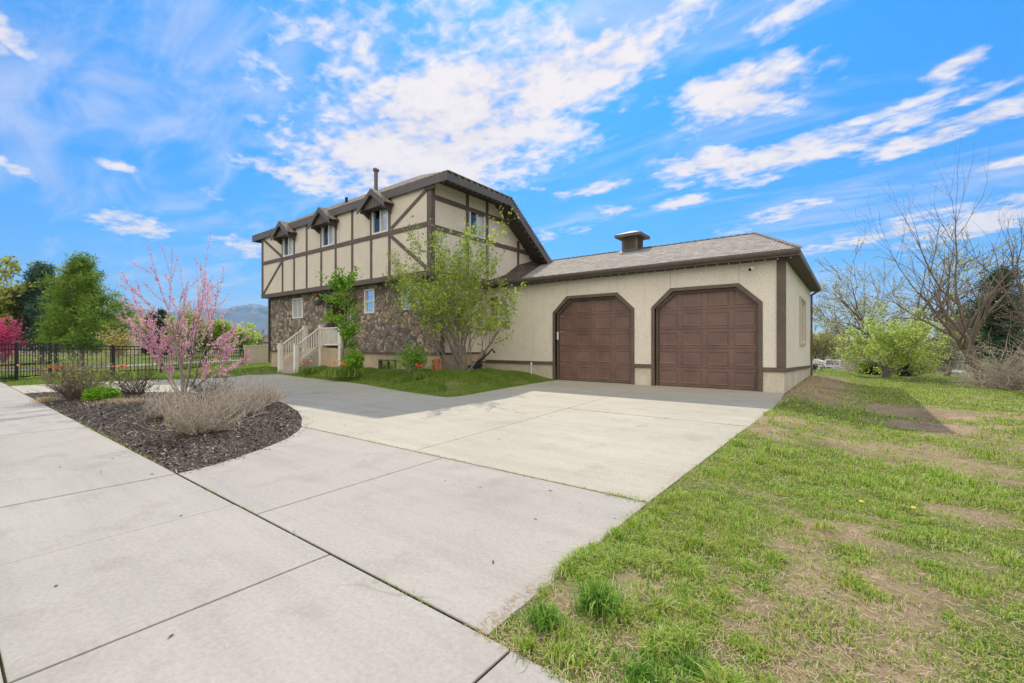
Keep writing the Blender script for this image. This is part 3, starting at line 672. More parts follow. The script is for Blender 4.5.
# ------------------------------ two-storey part
AG=-12.6;AL=-26.7;UB=11.5;SB=11.92;UZ0=4.0;UZ1=7.36
OV=.95;ES=11.38;TZ=7.66;BRK=15.2;LB=19.3
slo=(TZ-5.50)/(18.3-BRK)
UT=7.56
def gz(b): return UT if b<BRK else UT-(b-BRK)*slo
# windows upper
uw=[(283.6,293.5),(322.5,334.8),(372.7,388.3)]
uwr=[]
for u0,u1 in uw:
    x0,x1=onb(u0,UB),onb(u1,UB);uwr.append((x0,x1,6.06,7.12))
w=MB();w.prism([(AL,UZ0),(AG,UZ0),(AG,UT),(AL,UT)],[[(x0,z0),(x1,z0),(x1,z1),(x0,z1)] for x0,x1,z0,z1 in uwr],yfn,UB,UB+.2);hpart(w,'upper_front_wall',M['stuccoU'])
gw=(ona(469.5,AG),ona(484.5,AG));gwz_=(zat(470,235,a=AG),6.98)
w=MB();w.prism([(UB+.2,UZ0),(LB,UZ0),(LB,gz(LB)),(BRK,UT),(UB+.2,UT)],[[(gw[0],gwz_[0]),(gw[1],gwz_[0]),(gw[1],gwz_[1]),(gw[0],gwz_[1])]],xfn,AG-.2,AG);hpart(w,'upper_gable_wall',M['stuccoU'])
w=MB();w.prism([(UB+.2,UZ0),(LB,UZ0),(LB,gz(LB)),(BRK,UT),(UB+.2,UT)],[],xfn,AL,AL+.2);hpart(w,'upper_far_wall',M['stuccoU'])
w=MB();w.box(AL,AG,UB+.02,SB+.3,UZ0-.002,UZ0+.05);hpart(w,'overhang_soffit',M['soffit'])
# stone ground floor
lw=[(onb(293,SB),onb(303,SB),zat(298,318,b=SB),zat(298,298.5,b=SB)),(onb(365,SB),onb(374.5,SB),zat(370,313,b=SB),zat(370,289.5,b=SB)),(onb(402,SB),onb(419.5,SB),zat(411,309,b=SB),zat(411,284,b=SB))]
FZ=1.02
ex0,ex1=onb(327,SB),onb(350.5,SB)      # entry recess
w=MB();w.prism([(AL,FZ),(ex0,FZ),(ex0,3.65),(ex1,3.65),(ex1,FZ),(AG,FZ),(AG,UZ0-.003),(AL,UZ0-.003)],[[(x0,z0),(x1,z0),(x1,z1),(x0,z1)] for x0,x1,z0,z1 in lw],yfn,SB,SB+.25);hpart(w,'stone_wall',M['stone'])
w=MB();w.prism([(SB+.25,FZ),(LB,FZ),(LB,UZ0-.003),(SB+.25,UZ0-.003)],[],xfn,AG-.2,AG-.004);hpart(w,'lower_gable_wall',M['stucco'])
w=MB();w.box(AL,AL+.2,SB+.25,LB,FZ,UZ0);w.box(AL,AG,LB-.2,LB,0,5.2);hpart(w,'rear_walls',M['stuccoU'])
bw=(onb(378.5,SB),onb(395.5,SB),zat(387,371.5,b=SB),zat(387,360,b=SB))
f=MB();f.prism([(AL,-.4),(AG+.01,-.4),(AG+.01,FZ-.06),(AL,FZ-.06)],[[(bw[0],bw[2]),(bw[1],bw[2]),(bw[1],bw[3]),(bw[0],bw[3])]],yfn,SB+.03,SB+.24)
f.box(AG-.2,AG+.01,SB+.24,GB_+.02,-.4,FZ-.06);f.box(AL,AL+.2,SB+.24,LB,-.4,FZ-.06);hpart(f,'foundation',M['found2'])
f=MB();f.box(AL-.02,ex0-.003,SB-.03,SB-.002,FZ-.065,FZ+.03);f.box(ex1+.003,AG+.02,SB-.03,SB-.002,FZ-.065,FZ+.03);f.box(AG-.0,AG+.03,SB,GB_-.04,FZ-.065,FZ+.03);hpart(f,'water_table_trim',M['trim'])
def window(x0,x1,z0,z1,y,fm='vinyl',split='v',curt=True,axis='y',fw=.05):
    fn=(lambda a0,a1,b0,b1,c0,c1:(a0,a1,b0,b1,c0,c1)) if axis=='y' else (lambda a0,a1,b0,b1,c0,c1:(y-(b1-y),y-(b0-y),a0,a1,c0,c1))
    m_=MB();d0,d1=y-.035,y+.10
    for q in ((x0-.02,x0+fw,z0-.02,z1+.02),(x1-fw,x1+.02,z0-.02,z1+.02),(x0+fw,x1-fw,z0-.02,z0+fw),(x0+fw,x1-fw,z1-fw,z1+.02)): m_.box(*fn(q[0],q[1],d0,d1,q[2],q[3]))
    if split=='v':m_.box(*fn((x0+x1)/2-.03,(x0+x1)/2+.03,d0+.02,d1,z0+fw,z1-fw))
    else:m_.box(*fn(x0+fw,x1-fw,d0+.02,d1,(z0+z1)/2-.03,(z0+z1)/2+.03))
    o=hpart(m_,'window',M[fm],bevel=.004)
    g_=MB();g_.add([(x0+fw-.01,y+.05,z0+fw-.01),(x1-fw+.01,y+.05,z0+fw-.01),(x1-fw+.01,y+.05,z1-fw+.01),(x0+fw-.01,y+.05,z1-fw+.01)] if axis=='y' else [(y-.05,x0+fw-.01,z0+fw-.01),(y-.05,x1-fw+.01,z0+fw-.01),(y-.05,x1-fw+.01,z1-fw+.01),(y-.05,x0+fw-.01,z1-fw+.01)],[(0,1,2,3)]);g_.build('glass',M['glassT'],o)
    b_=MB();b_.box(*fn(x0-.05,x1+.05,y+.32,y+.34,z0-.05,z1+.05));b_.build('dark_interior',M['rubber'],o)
    if curt:
        c_=MB();n_=14;xa=(x0+x1)/2 if curt!=2 else x0;xb=x1
        pts=[]
        for i in range(n_+1):
            xx=xa+(xb-xa)*i/n_;pts.append((xx,.085+.01*math.sin(i*2.2)))
        vs=[];fc=[]
        for (xx,dy) in pts:
            if axis=='y':vs+=[(xx,y+dy,z0),(xx,y+dy,z1)]
            else:vs+=[(y-dy,xx,z0),(y-dy,xx,z1)]
        for i in range(n_):fc.append((2*i,2*i+2,2*i+3,2*i+1))
        c_.add(vs,fc);c_.build('curtain',M['curtain'],o)
    return o
m,nt,nd,lk,p=newmat('clear_pane');nd.remove(p)
tr=N(nt,'ShaderNodeBsdfTransparent');gl=N(nt,'ShaderNodeBsdfGlossy');gl.inputs['Roughness'].default_value=.02
fr=N(nt,'ShaderNodeFresnel');fr.inputs[0].default_value=1.6;mp_=N(nt,'ShaderNodeMath',operation='MULTIPLY_ADD');lk.new(fr.outputs[0],mp_.inputs[0]);mp_.inputs[1].default_value=1;mp_.inputs[2].default_value=.10
ms=N(nt,'ShaderNodeMixShader');lk.new(mp_.outputs[0],ms.inputs[0]);lk.new(tr.outputs[0],ms.inputs[1]);lk.new(gl.outputs[0],ms.inputs[2]);lk.new(ms.outputs[0],nd['Material Output'].inputs['Surface']);M['glassT']=m
for q in uwr: window(*q,UB)
window(*lw[0],SB,curt=2);window(*lw[1],SB,split='h',curt=True);window(*lw[2],SB)
window(*bw,SB+.03,fm='trim',curt=False,fw=.05)
window(gwx[0],gwx[1],gwz[0],gwz[1],GB_,fw=.05)
window(gw[0],gw[1],gwz_[0],gwz_[1],AG,axis='x')
# timbering, front
def ft(x0,x1,z0,z1,d=.035,mb=None):
    mb.box(x0,x1,UB-d,UB-.002,z0,z1)
tf=MB()
ft(AL-.02,AG+.03,UZ0-.02,UZ0+.19,.05,tf)
xsu=[onb(u,UB) for u in (281.6,293.9,306.9,320.8,335.3,352.5,370.7,389.9)]
xsu[1]=uwr[0][1]+.09;xsu[0]=uwr[0][0]-.09;xsu[3]=uwr[1][0]-.09;xsu[4]=uwr[1][1]+.09;xsu[6]=uwr[2][0]-.09;xsu[7]=uwr[2][1]+.09
for x in xsu:
    ft(x-.07,x+.07,UZ0+.19,5.86,.03,tf);ft(x-.07,x+.07,6.05,UZ1,.03,tf)
ft(AL-.02,AL+.16,UZ0+.19,UZ1,.036,tf)
ft(AG-.22,AG+.03,UZ0+.19,UZ1,.05,tf)
ft(AL+.16,AG-.22,5.86,6.05,.034,tf)
def diag(x0,z0,x1,z1,mb,wd=.14): 
    mb.bar((x0,UB-.014,z0),(x1,UB-.014,z1),.024,wd,up=(0,0,1) ) 
def diagy(x0,z0,x1,z1,mb,y,wd=.15):
    d=Vector((x1-x0,0,z1-z0)).normalized();n=Vector((-d.z,0,d.x))*wd/2
    a=Vector((x0,0,z0));b=Vector((x1,0,z1));pts=[a-n,b-n,b+n,a+n]
    mb.prism([(p.x,p.z) for p in pts],[],yfn,y-.026,y-.001)
diagy(AL+.2,7.30,xsu[0]-.12,6.12,tf,UB);diagy(AL+.2,4.25,xsu[0]-.12,5.80,tf,UB)
diagy(xsu[7]+.12,6.12,AG-.3,7.25,tf,UB);diagy(xsu[7]+.12,5.80,AG-.3,4.30,tf,UB)
hpart(tf,'front_timbering',M['trim'],bevel=.004)
tg=MB()
def gt_(b0,b1,z0,z1,d=.03): tg.box(AG+.002,AG+d,b0,b1,z0,z1)
gt_(UB+.0,UB+.13,UZ0+.2,UT-.002,.045)
gt_(UB-.05,GB_+3,UZ0-.02,UZ0+.19,.05)
bs=[ona(u,AG) for u in (467.2,486.9,517.9,529.9)]
ZB=5.90;ZU=6.94
b2=bs[2]
gt_(UB+.13,LB-.4,ZB-.17,ZB+.02,.034)
gt_(UB+.13,b2,ZU-.07,ZU+.12,.036)
gt_(b2+.1,bs[3]+.2,6.42,6.56,.034)
for b_ in bs[:2]:
    gt_(b_-.08,b_+.08,ZU+.12,UT-.002);gt_(b_-.08,b_+.08,ZB+.02,ZU-.07)
    gt_(b_-.08,b_+.08,UZ0+.19,ZB-.17)
gt_(b2-.08,b2+.08,UZ0+.19,ZB-.17);gt_(b2-.08,b2+.08,ZB+.02,gz(b2+.08)-.02,.04)
gt_(bs[3]-.07,bs[3]+.07,ZB+.02,gz(bs[3]+.07)-.05,.04)
hpart(tg,'gable_timbering',M['trim'],bevel=.004)
# house roof: shallow hipped upper part, steep rear slope
R0,R1=AL-OV,AG+OV
rx=13.28;rz=TZ+.66*(rx-ES)
rf=MB()
roofpoly([(R0,ES,TZ),(R1,ES,TZ),(R1-3.6,rx,rz),(R0+3.6,rx,rz)],.06)
roofpoly([(R1,ES,TZ),(R1,BRK,TZ),(R1-3.6,rx,rz)],.06)
roofpoly([(R0,BRK,TZ),(R0,ES,TZ),(R0+3.6,rx,rz)],.06)
roofpoly([(R1,BRK,TZ),(R0,BRK,TZ),(R0+3.6,rx,rz),(R1-3.6,rx,rz)],.06)
le=19.0;lz=TZ-slo*(le-BRK)
roofpoly([(R1,BRK+.001,TZ),(R1,le,lz),(R0,le,lz),(R0,BRK+.001,TZ)],.07)
hpart(rf,'roof',M['shingleH'])
rl=MB()
for i in range(60):               # lapped shingle ends that show along the verge
    t0=i/60;b0=ES+(BRK-ES)*t0
    rl.box(R1-.10,R1+.035,b0,b0+.05,TZ+.001,TZ+.03+.008*(i%2))
for i in range(64):
    x0=R0+(R1-R0)*i/64;rl.box(x0,x0+.16,ES-.035,ES+.08,TZ-.02,TZ+.018+.006*(i%2))
n_=34
for i in range(n_):
    b0=BRK+(le-BRK)*i/n_;z0=TZ-slo*(b0-BRK);rl.box(R1-.1,R1+.035,b0,b0+.07,z0-.04,z0+.028)
hpart(rl,'shingle_edge',M['shingleH'])
fs=MB();fs.box(R0,R1,ES-.03,ES-.001,TZ-.33,TZ-.022);fs.box(R1-.04,R1,ES,BRK,TZ-.33,TZ-.062);fs.box(R0,R0+.04,ES,BRK,TZ-.33,TZ-.062)
for X_ in (R1-.04,R0):
    fs.prism([(BRK,TZ-.072),(le,lz-.072),(le,lz-.36),(BRK,TZ-.36)],[],xfn,X_+.002,X_+.038)
fs.box(R0,R1,le-.0,le+.03,lz-.34,lz-.03)
hpart(fs,'fascia',M['fascia'],bevel=.005)
so=MB();so.box(AL,AG,ES+.0,UB-.06,UZ1+.001,UZ1+.03);so.box(AG+.05,R1-.045,ES+.002,BRK,UT+.002,UT+.028);so.box(R0+.045,AL-.02,ES+.002,BRK,UT+.002,UT+.028)
so.prism([(BRK+.01,UT+.018),(BRK+.01,UT-.01),(le,UT-.01-(le-BRK)*slo),(le,UT+.018-(le-BRK)*slo)],[],xfn,AG+.05,R1-.045);hpart(so,'soffit',M['soffit'])
lightstring((R0+.1,ES+.05,UZ1-.012),(R1-.1,ES+.05,UZ1-.012),48);lightstring((R1-.10,ES+.1,UZ1-.012),(R1-.10,BRK-.1,UZ1-.012),12)
lightstring((R1-.10,BRK,UZ1-.06),(R1-.10,18.3,5.12),12)
# corner bracket on big post
cbk=MB();cbk.box(AG-.30,AG+.25,UB-.10,UB-.052,UZ1-.16,UZ1-.02);hpart(cbk,'post_cap',M['soffit'])
# gablets over the upper windows
for i,u in enumerate((279.5,319.0,370.8)):
    gx=onb(u,11.0);hw=.86;yf=11.02;zt=7.74;ze=7.08
    if i==0:gx=(uwr[0][0]+uwr[0][1])/2-.55
    g_=MB()
    gx=onb(u,yf)
    for s in (-1,1):              # roof planes
        a0=(gx,yf-.02,zt+.06);a1=(gx+s*(hw+.06),yf-.02,ze+.04);b0=(gx,UB+.6,zt+.06);b1=(gx+s*(hw+.06),UB+.05,ze+.04)
        vs=[a0,a1,b1,b0];vs+=[(x,y,z-.04) for x,y,z in vs]
        g_.add(vs,[(0,1,2,3),(7,6,5,4),(0,1,5,4),(1,2,6,5),(2,3,7,6),(3,0,4,7)])
    root=hpart(g_,'gablet_roof',M['shingleH'])
    r_=MB()
    for s in (-1,1):
        d=Vector((s*hw,0,ze-zt)).normalized();n=Vector((0,0,1))
        r_.prism([(gx,zt+.015),(gx+s*(hw+.05),ze-.0),(gx+s*(hw+.05),ze-.20),(gx,zt-.20)],[],yfn,yf-.05,yf-.005)
    r_.build('barge_board',M['fascia'],root)
    c_=MB();c_.prism([(gx-hw+.08,ze-.05),(gx+hw-.08,ze-.05),(gx,zt-.10)],[],yfn,yf+.10,yf+.13)
    for q in range(8):
        xq=gx-.7+q*.2;hh=(zt-.1)-(abs(xq-gx))*(zt-.05-ze)/hw
        if hh>ze:c_.box(xq-.008,xq+.008,yf+.088,yf+.1,ze-.05,hh-.03)
    c_.build('boarding',M['fascia'],root)
    k_=MB()
    k_.box(gx-hw,gx+hw,yf+.13,UB,ze-.07,ze-.03)
    for s in (-1,1):
        k_.box(gx+s*(hw-.12)-.05,gx+s*(hw-.12)+.05,yf+.02,UB-.04,ze-.19,ze-.07)
        k_.prism([(UB-.04,ze-.19),(yf+.16,ze-.19),(UB-.04,ze-.36)],[],xfn,gx+s*(hw-.12)-.03,gx+s*(hw-.12)+.03)
    k_.build('brackets',M['soffit'],root)
# flue and vent
f=MB();fx=onb(376,12.6);f.tube([(fx,12.6,7.8),(fx,12.6,9.42)],.085,16);f.lathe((fx,12.6,9.40),[(.10,0),(.14,.03),(.14,.12),(.11,.15)],16);hpart(f,'flue_pipe',M['fascia'])
f=MB();fx=onb(346.5,12.3);f.tube([(fx,12.3,7.8),(fx,12.3,zat(346.5,197.5,b=12.3))],.07,12);hpart(f,'vent_pipe',M['rubber'])
# downspout far corner
f=MB();f.box(AL-.02,AL+.10,SB-.09,SB-.032,.35,UZ0-.02);hpart(f,'downspout',M['soffit'])
# entry: recess, door, sidelight
e=MB();e.box(ex0-.1,ex0,SB+.26,SB+1.2,FZ,3.75);e.box(ex1,ex1+.1,SB+.26,SB+1.2,FZ,3.75);e.box(ex0,ex1,SB+.26,SB+1.2,3.651,3.75);e.box(ex0,ex1,SB+1.2,SB+1.3,FZ,3.75);hpart(e,'entry_recess',M['trim'])
dd=MB();dd.box(ex0+.15,ex0+1.1,SB+1.13,SB+1.19,1.24,3.3);fd=hpart(dd,'front_door',M['door'],bevel=.01)
dd=MB();
for z0,z1 in ((1.4,2.0),(2.15,3.1)):
    for xa in (.25,.66):dd.box(ex0+xa,ex0+xa+.32,SB+1.10,SB+1.128,z0,z1)
dd.build('door_panel',M['trim'],fd,bevel=.01)
dd=MB();dd.tube([(ex0+1.02,SB+1.12,2.2),(ex0+1.02,SB+1.06,2.2)],.03,10);dd.build('door_knob',M['steel'],fd)
dd=MB();dd.box(ex0+1.12,ex0+1.2,SB+1.08,SB+1.19,1.24,3.3);dd.box(ex0+.06,ex0+.14,SB+1.08,SB+1.19,1.24,3.3);dd.box(ex0+.14,ex0+1.12,SB+1.08,SB+1.19,3.3,3.38);dd.box(ex1-.12,ex1-.03,SB+.05,SB+.2,1.24,3.64);hpart(dd,'door_casing',M['white'])
# porch and steps
PZ=1.2
sa0,sa1=-21.9,-20.46;pb0,pb1=11.42,SB-.035;px1=ex1-.02
pc=MB();pc.box(sa0,px1,pb0,pb1,-.05,PZ);pc.box(ex0+.002,ex1-.002,SB-.034,SB+1.1,FZ+.032,PZ-.003);hpart(pc,'porch',M['found2'],bevel=.012)
ns=6;run=(pb0-.002-10.15)/ns;pr=[(10.15,-.05)]
for i in range(ns): pr+=[(10.15+i*run,(i+1)*PZ/(ns+1)),(10.15+(i+1)*run,(i+1)*PZ/(ns+1))]
pr.append((pb0-.002,-.05));stp=MB();stp.prism(pr,[],xfn,sa0+.04,sa1-.04);hpart(stp,'steps',M['conc'],bevel=.01)
def baluster_rail(p,q,nb,posts=True,h=.95):
    r_=MB();p=Vector(p);q=Vector(q)
    r_.bar(p+Vector((0,0,h)),q+Vector((0,0,h)),.09,.05);r_.bar(p+Vector((0,0,.16)),q+Vector((0,0,.16)),.05,.06)
    root=hpart(r_,'railing',M['rail'],bevel=.005)
    for i in range(nb):
        c=p.lerp(q,(i+.5)/nb);b_=MB();b_.box(c.x-.022,c.x+.022,c.y-.022,c.y+.022,c.z+.18,c.z+h-.02);b_.build('baluster',M['rail'],root)
    return root
def newel(x,y,z0,h):
    b_=MB();b_.box(x-.09,x+.09,y-.09,y+.09,z0,z0+h);b_.prism([(x-.11,y-.11),(x+.11,y-.11),(x+.11,y+.11),(x-.11,y+.11)],[],zfn,z0+h,z0+h+.04);hpart(b_,'newel_post',M['rail'],bevel=.008)
for xa in (sa0-.04,sa1+.04):
    newel(xa,10.28,-.03,1.42);newel(xa,pb0+.08,PZ-.9,1.98)
    baluster_rail((xa,10.38,.42),(xa,pb0,PZ+.03),9)
newel(px1-.1,pb0+.08,PZ-.9,1.98)
baluster_rail((sa1+.15,pb0+.08,PZ),(px1-.2,pb0+.08,PZ),14)
# wall lantern
la=(onb(322,SB),SB,zat(322,300,b=SB));l_=MB();l_.box(la[0]-.05,la[0]+.05,SB-.03,SB-.002,la[2]-.1,la[2]+.25);l_.tube([(la[0],SB-.02,la[2]+.2),(la[0],SB-.22,la[2]+.26)],.012,6)
lo=hpart(l_,'wall_lantern',M['rubber']);l_=MB();l_.lathe((la[0],SB-.22,la[2]-.15),[(.05,0),(.09,.28)],6);l_.build('lantern_glass',M['curtain'],lo);l_=MB();l_.lathe((la[0],SB-.22,la[2]+.13),[(.12,0),(.05,.1),(.01,.14)],6);l_.build('lantern_cap',M['rubber'],lo)
# ------------------------------------------------------------------ plants
def tubes(paths,n=5):
    """paths: list of (pts list, radii list) -> V,F"""
    Vs=[];Fs=[];off=0
    ang=np.arange(n)*2*PI/n;ca,sa=np.cos(ang),np.sin(ang)
    for pts,rad in paths:
        p=np.asarray(pts,float);m=len(p);d=np.gradient(p,axis=0);d/=np.linalg.norm(d,axis=1,keepdims=True)+1e-9
        ref=np.array([.31,.17,.93]) if abs(d[0,2])<.85 else np.array([.9,.3,.1])
        u=np.cross(d,ref);u/=np.linalg.norm(u,axis=1,keepdims=True)+1e-9;w=np.cross(d,u)
        r=np.asarray(rad,float).reshape(-1,1,1)
        ring=p[:,None,:]+r*(u[:,None,:]*ca[None,:,None]+w[:,None,:]*sa[None,:,None])
        Vs.append(ring.reshape(-1,3));i=np.arange(m-1)[:,None]*n;k=np.arange(n)[None,:];k2=(k+1)%n
        Fs.append(np.stack([i+k,i+k2,i+k2+n,i+k+n],-1).reshape(-1,4)+off);off+=m*n
    return np.concatenate(Vs),np.concatenate(Fs)
def branch(rg,p,d,L,seg,wob,up):
    pts=[p.copy()];d=d/np.linalg.norm(d)
    for i in range(seg):
        d=d+rg.normal(0,wob,3)+np.array([0,0,up]);d/=np.linalg.norm(d);pts.append(pts[-1]+d*L/seg)
    return np.array(pts),d
MINR=[.0025]
def grow(rg,p,d,L,r,lev,P,paths,tips):
    """P per level: (children, angle, lenratio, wobble, up)"""
    ch,ang,lr,wob,up=P[lev]
    seg=6 if lev==0 else 4
    pts,dend=branch(rg,p,d,L,seg,wob,up)
    r1=r*.35 if lev<len(P)-1 else r*.25
    rads=np.linspace(max(r,MINR[0]),max(r1,MINR[0]),len(pts));paths.append((pts,rads))
    tips.append((lev,pts))
    if lev+1<len(P):
        for c in range(ch):
            t=rg.uniform(.3,1) if c else 1.0
            i=min(int(t*seg),seg-1);f=t*seg-i;q=pts[i]*(1-f)+pts[i+1]*f
            dd=pts[i+1]-pts[i];dd/=np.linalg.norm(dd)
            rnd=rg.normal(0,1,3);perp=rnd-dd*rnd.dot(dd);perp/=np.linalg.norm(perp)+1e-9
            an=ang*rg.uniform(.6,1.3)*(.5 if c==0 else 1)
            nd=dd*math.cos(an)+perp*math.sin(an)
            grow(rg,q,nd,L*lr*rg.uniform(.7,1.15),max(np.interp(t,[0,1],[r,r1])*.66,.003),lev+1,P,paths,tips)
def leafmesh(rg,P0,size,flat=.9,aspect=.5):
    n=len(P0);th=rg.uniform(0,2*PI,n);ph=rg.uniform(-1.1,1.1,n)
    d=np.stack([np.cos(th)*np.cos(ph),np.sin(th)*np.cos(ph),np.sin(ph)],-1);rn=rg.normal(0,1,(n,3));s=np.cross(d,rn);s/=np.linalg.norm(s,axis=1,keepdims=True)+1e-9
    L=(size*rg.uniform(.6,1.3,n))[:,None];W=L*aspect
    a=P0;b=P0+d*L*.5+s*W*.5;c=P0+d*L;e=P0+d*L*.5-s*W*.5
    V=np.stack([a,b,c,e],1).reshape(-1,3);return V,np.arange(4*n).reshape(n,4)
def tree(name,loc,seed,trunk,P,leaf,mats,lab,cat,group=None,levs=None,sides=6,crownname='crown'):
    """trunk: list of (dir,len,rad,offset); leaf: (count per segment, spread, size, aspect)"""
    rg=np.random.default_rng(seed);paths=[];tips=[]
    for (d,L,r,off) in trunk: grow(rg,np.array(off,float),np.array(d,float),L,r,0,P,paths,tips)
    root=empty(name,loc,0,lab,cat,group)
    thick=[q for q in paths if q[1][0]>.02];thin=[q for q in paths if q[1][0]<=.02]
    V,Fc=tubes(thick or thin,sides);npobj('trunk',V,Fc,mats[0],root,True)
    if thick and thin:
        V,Fc=tubes(thin,4);o=npobj('twigs',V,Fc,mats[0],root,True)
    if leaf:
        for li,(lv,cnt,spread,size,asp,mat,nm) in enumerate(leaf):
            pts=[]
            for lev,p in tips:
                if lev in lv:
                    t=rg.random(cnt);i=np.clip((t**.7*(len(p)-1)),0,len(p)-1.001);k=i.astype(int);f=(i-k)[:,None]
                    pts.append(p[k]*(1-f)+p[k+1]*f)
            pts=np.concatenate(pts);pts=pts+rg.normal(0,spread,pts.shape)
            V,Fc=leafmesh(rg,pts,size,aspect=asp);npobj(nm,V,Fc,M[mat],root)
    return root
M['bkgrey']=bark('grey_brown_bark',(.16,.125,.1),(.33,.28,.23));M['bkdark']=bark('dark_bark',(.06,.045,.035),(.15,.11,.085));M['bkbrown']=bark('warm_brown_bark',(.10,.072,.052),(.27,.21,.165))
M['lilac']=foliage('young_yellow_green_leaves',[(.1,(.2,.32,.03)),(.4,(.34,.48,.05)),(.7,(.55,.62,.12)),(1,(.68,.72,.25))],.5)
M['spring']=foliage('spring_green_leaves',[(.1,(.12,.28,.02)),(.5,(.22,.45,.03)),(.9,(.42,.6,.06))],.5)
M['apple']=foliage('pale_spring_leaves',[(.05,(.16,.26,.03)),(.35,(.40,.54,.06)),(.6,(.60,.70,.14)),(.88,(.82,.82,.5))],.5)
M['redbud']=foliage('magenta_pink_blossom',[(.1,(.58,.22,.38)),(.5,(.78,.44,.56)),(.9,(.88,.68,.73))],.4)
M['yel']=foliage('yellow_young_leaves',[(.1,(.4,.36,.05)),(.6,(.75,.6,.08)),(1,(.8,.7,.2))],.4)
M['pine']=foliage('pine_needles',[(.1,(.05,.11,.02)),(.4,(.14,.26,.03)),(.65,(.28,.40,.05)),(.9,(.45,.48,.12))],.35,rw=.4,nw=1.0)
M['spruce']=foliage('blue_green_needles',[(.1,(.04,.09,.055)),(.6,(.09,.17,.10)),(1,(.17,.26,.15))],.25)
M['darkev']=foliage('dark_evergreen_needles',[(.1,(.02,.05,.02)),(.6,(.055,.10,.035)),(1,(.12,.17,.07))],.15)
M['olive']=foliage('olive_spring_leaves',[(.1,(.22,.25,.04)),(.6,(.4,.42,.08)),(1,(.55,.55,.18))],.45)
M['hotpink']=foliage('hot_pink_blossom',[(.1,(.6,.03,.16)),(.6,(.8,.12,.3)),(1,(.9,.35,.5))],.35)
M['pinkw']=foliage('pale_pink_blossom',[(.1,(.5,.3,.28)),(.6,(.7,.5,.45)),(1,(.8,.7,.62))],.4)
M['sage']=bark('silver_dry_stems',(.30,.245,.185),(.62,.54,.44),20)
M['bud']=foliage('pale_buds',[(.1,(.36,.35,.18)),(.6,(.52,.52,.3)),(1,(.7,.7,.5))],.4)
def gp(u,v,z=0):
    a,b=G(u,v,z);return (a,b,float(height(a,b)))
# 1 big shrub-tree before the house corner
a,b=P(463,16.2);rg=np.random.default_rng(5)
tr=[]
for i in range(17):
    th=rg.uniform(0,2*PI);s=rg.uniform(.1,1.05)
    tr.append(((math.cos(th)*s,math.sin(th)*s,1),rg.uniform(2.3,3.3),rg.uniform(.028,.05),(rg.normal(0,.18),rg.normal(0,.15),-.05)))
tree('shrub_tree',(a,b,.2),11,tr,[(5,.42,.55,.06,.03),(4,.5,.6,.09,.03),(4,.6,.55,.12,.03),(0,.5,.5,.12,.02)],
     [((2,),7,.06,.105,.6,'lilac','leaves'),((3,),8,.05,.105,.6,'lilac','young_leaves')],(M['bkgrey'],),'tall multi-stemmed shrub with yellow-green spring leaves at the house corner','shrub')
# 2 sapling by the porch
a,b=P(341,17.4)
tree('sapling',(a,b,.15),21,[((.02,0,1),3.5,.05,(0,0,-.05))],[(20,1.0,.20,.03,.05),(3,.7,.6,.1,.02),(2,.6,.6,.1,0)],
     [((1,),34,.09,.13,.6,'spring','leaves'),((2,),20,.08,.13,.6,'spring','young_leaves')],(M['bkgrey'],),'slender bright green sapling in front of the porch railing','young tree')
def bushcloud(name,loc,seed,rad,n,size,mat,lab,cat,stems=14,group=None,bmat='bkgrey',asp=.5,spread=.06):
    rg=np.random.default_rng(seed);tr=[]
    for i in range(stems):
        th=rg.uniform(0,2*PI);s=rg.uniform(.1,1.0)*rad[0]/rad[2]
        tr.append(((math.cos(th)*s,math.sin(th)*s*rad[1]/rad[0],1),rad[2]*rg.uniform(.6,.85),.012,(rg.normal(0,.06),rg.normal(0,.06),0)))
    return tree(name,loc,seed,tr,[(4,.6,.5,.08,.02),(3,.7,.6,.1,.02),(0,.5,.5,.1,0)],[((1,),n,spread,size,asp,mat,'leaves'),((2,),n,spread,size,asp,mat,'outer_leaves')],(M[bmat],),lab,cat,group)
a,b=P(414,15.6);bushcloud('bush',(a,b,.2),31,(.75,.6,.95),9,.08,'spring','low rounded bright green bush against the stone foundation','bush')
a,b=P(436,16);o=MB().lathe((0,0,0),[(.10,0),(.12,.3),(.15,.62),(.13,.66)],12).build('flower_pot',M['terra']);o.location=(a,b,.2);tag(o,'tall terracotta pot standing behind the green bush','pot')
# 4 redbud
a,b=P(182,11.4);tr=[]
rg=np.random.default_rng(8)
tr=[((-.10,.05,1),2.0,.04,(0,0,0)),((.22,.1,1),2.0,.04,(.15,0,0)),((-.5,-.3,1),1.7,.03,(-.1,0,0)),((.5,.3,.9),1.8,.032,(.15,.05,0)),((.05,-.1,1),2.0,.03,(0,.1,0)),((-.6,-.4,.8),1.2,.022,(-.1,0,0)),((.6,.45,.75),1.2,.022,(.1,0,0))]
tree('redbud_tree',(a,b,.03),41,tr,[(5,.55,.62,.06,.02),(4,.5,.6,.08,.04),(2,.5,.55,.1,.04)],
     [((0,),26,.018,.045,.8,'redbud','old_wood_blossom'),((1,),110,.017,.045,.8,'redbud','blossom'),((2,),50,.012,.038,.8,'redbud','twig_blossom'),((2,),2,.03,.05,.6,'yel','young_leaves')],(M['bkgrey'],),'small redbud tree with bare stems covered in pink blossom','tree')
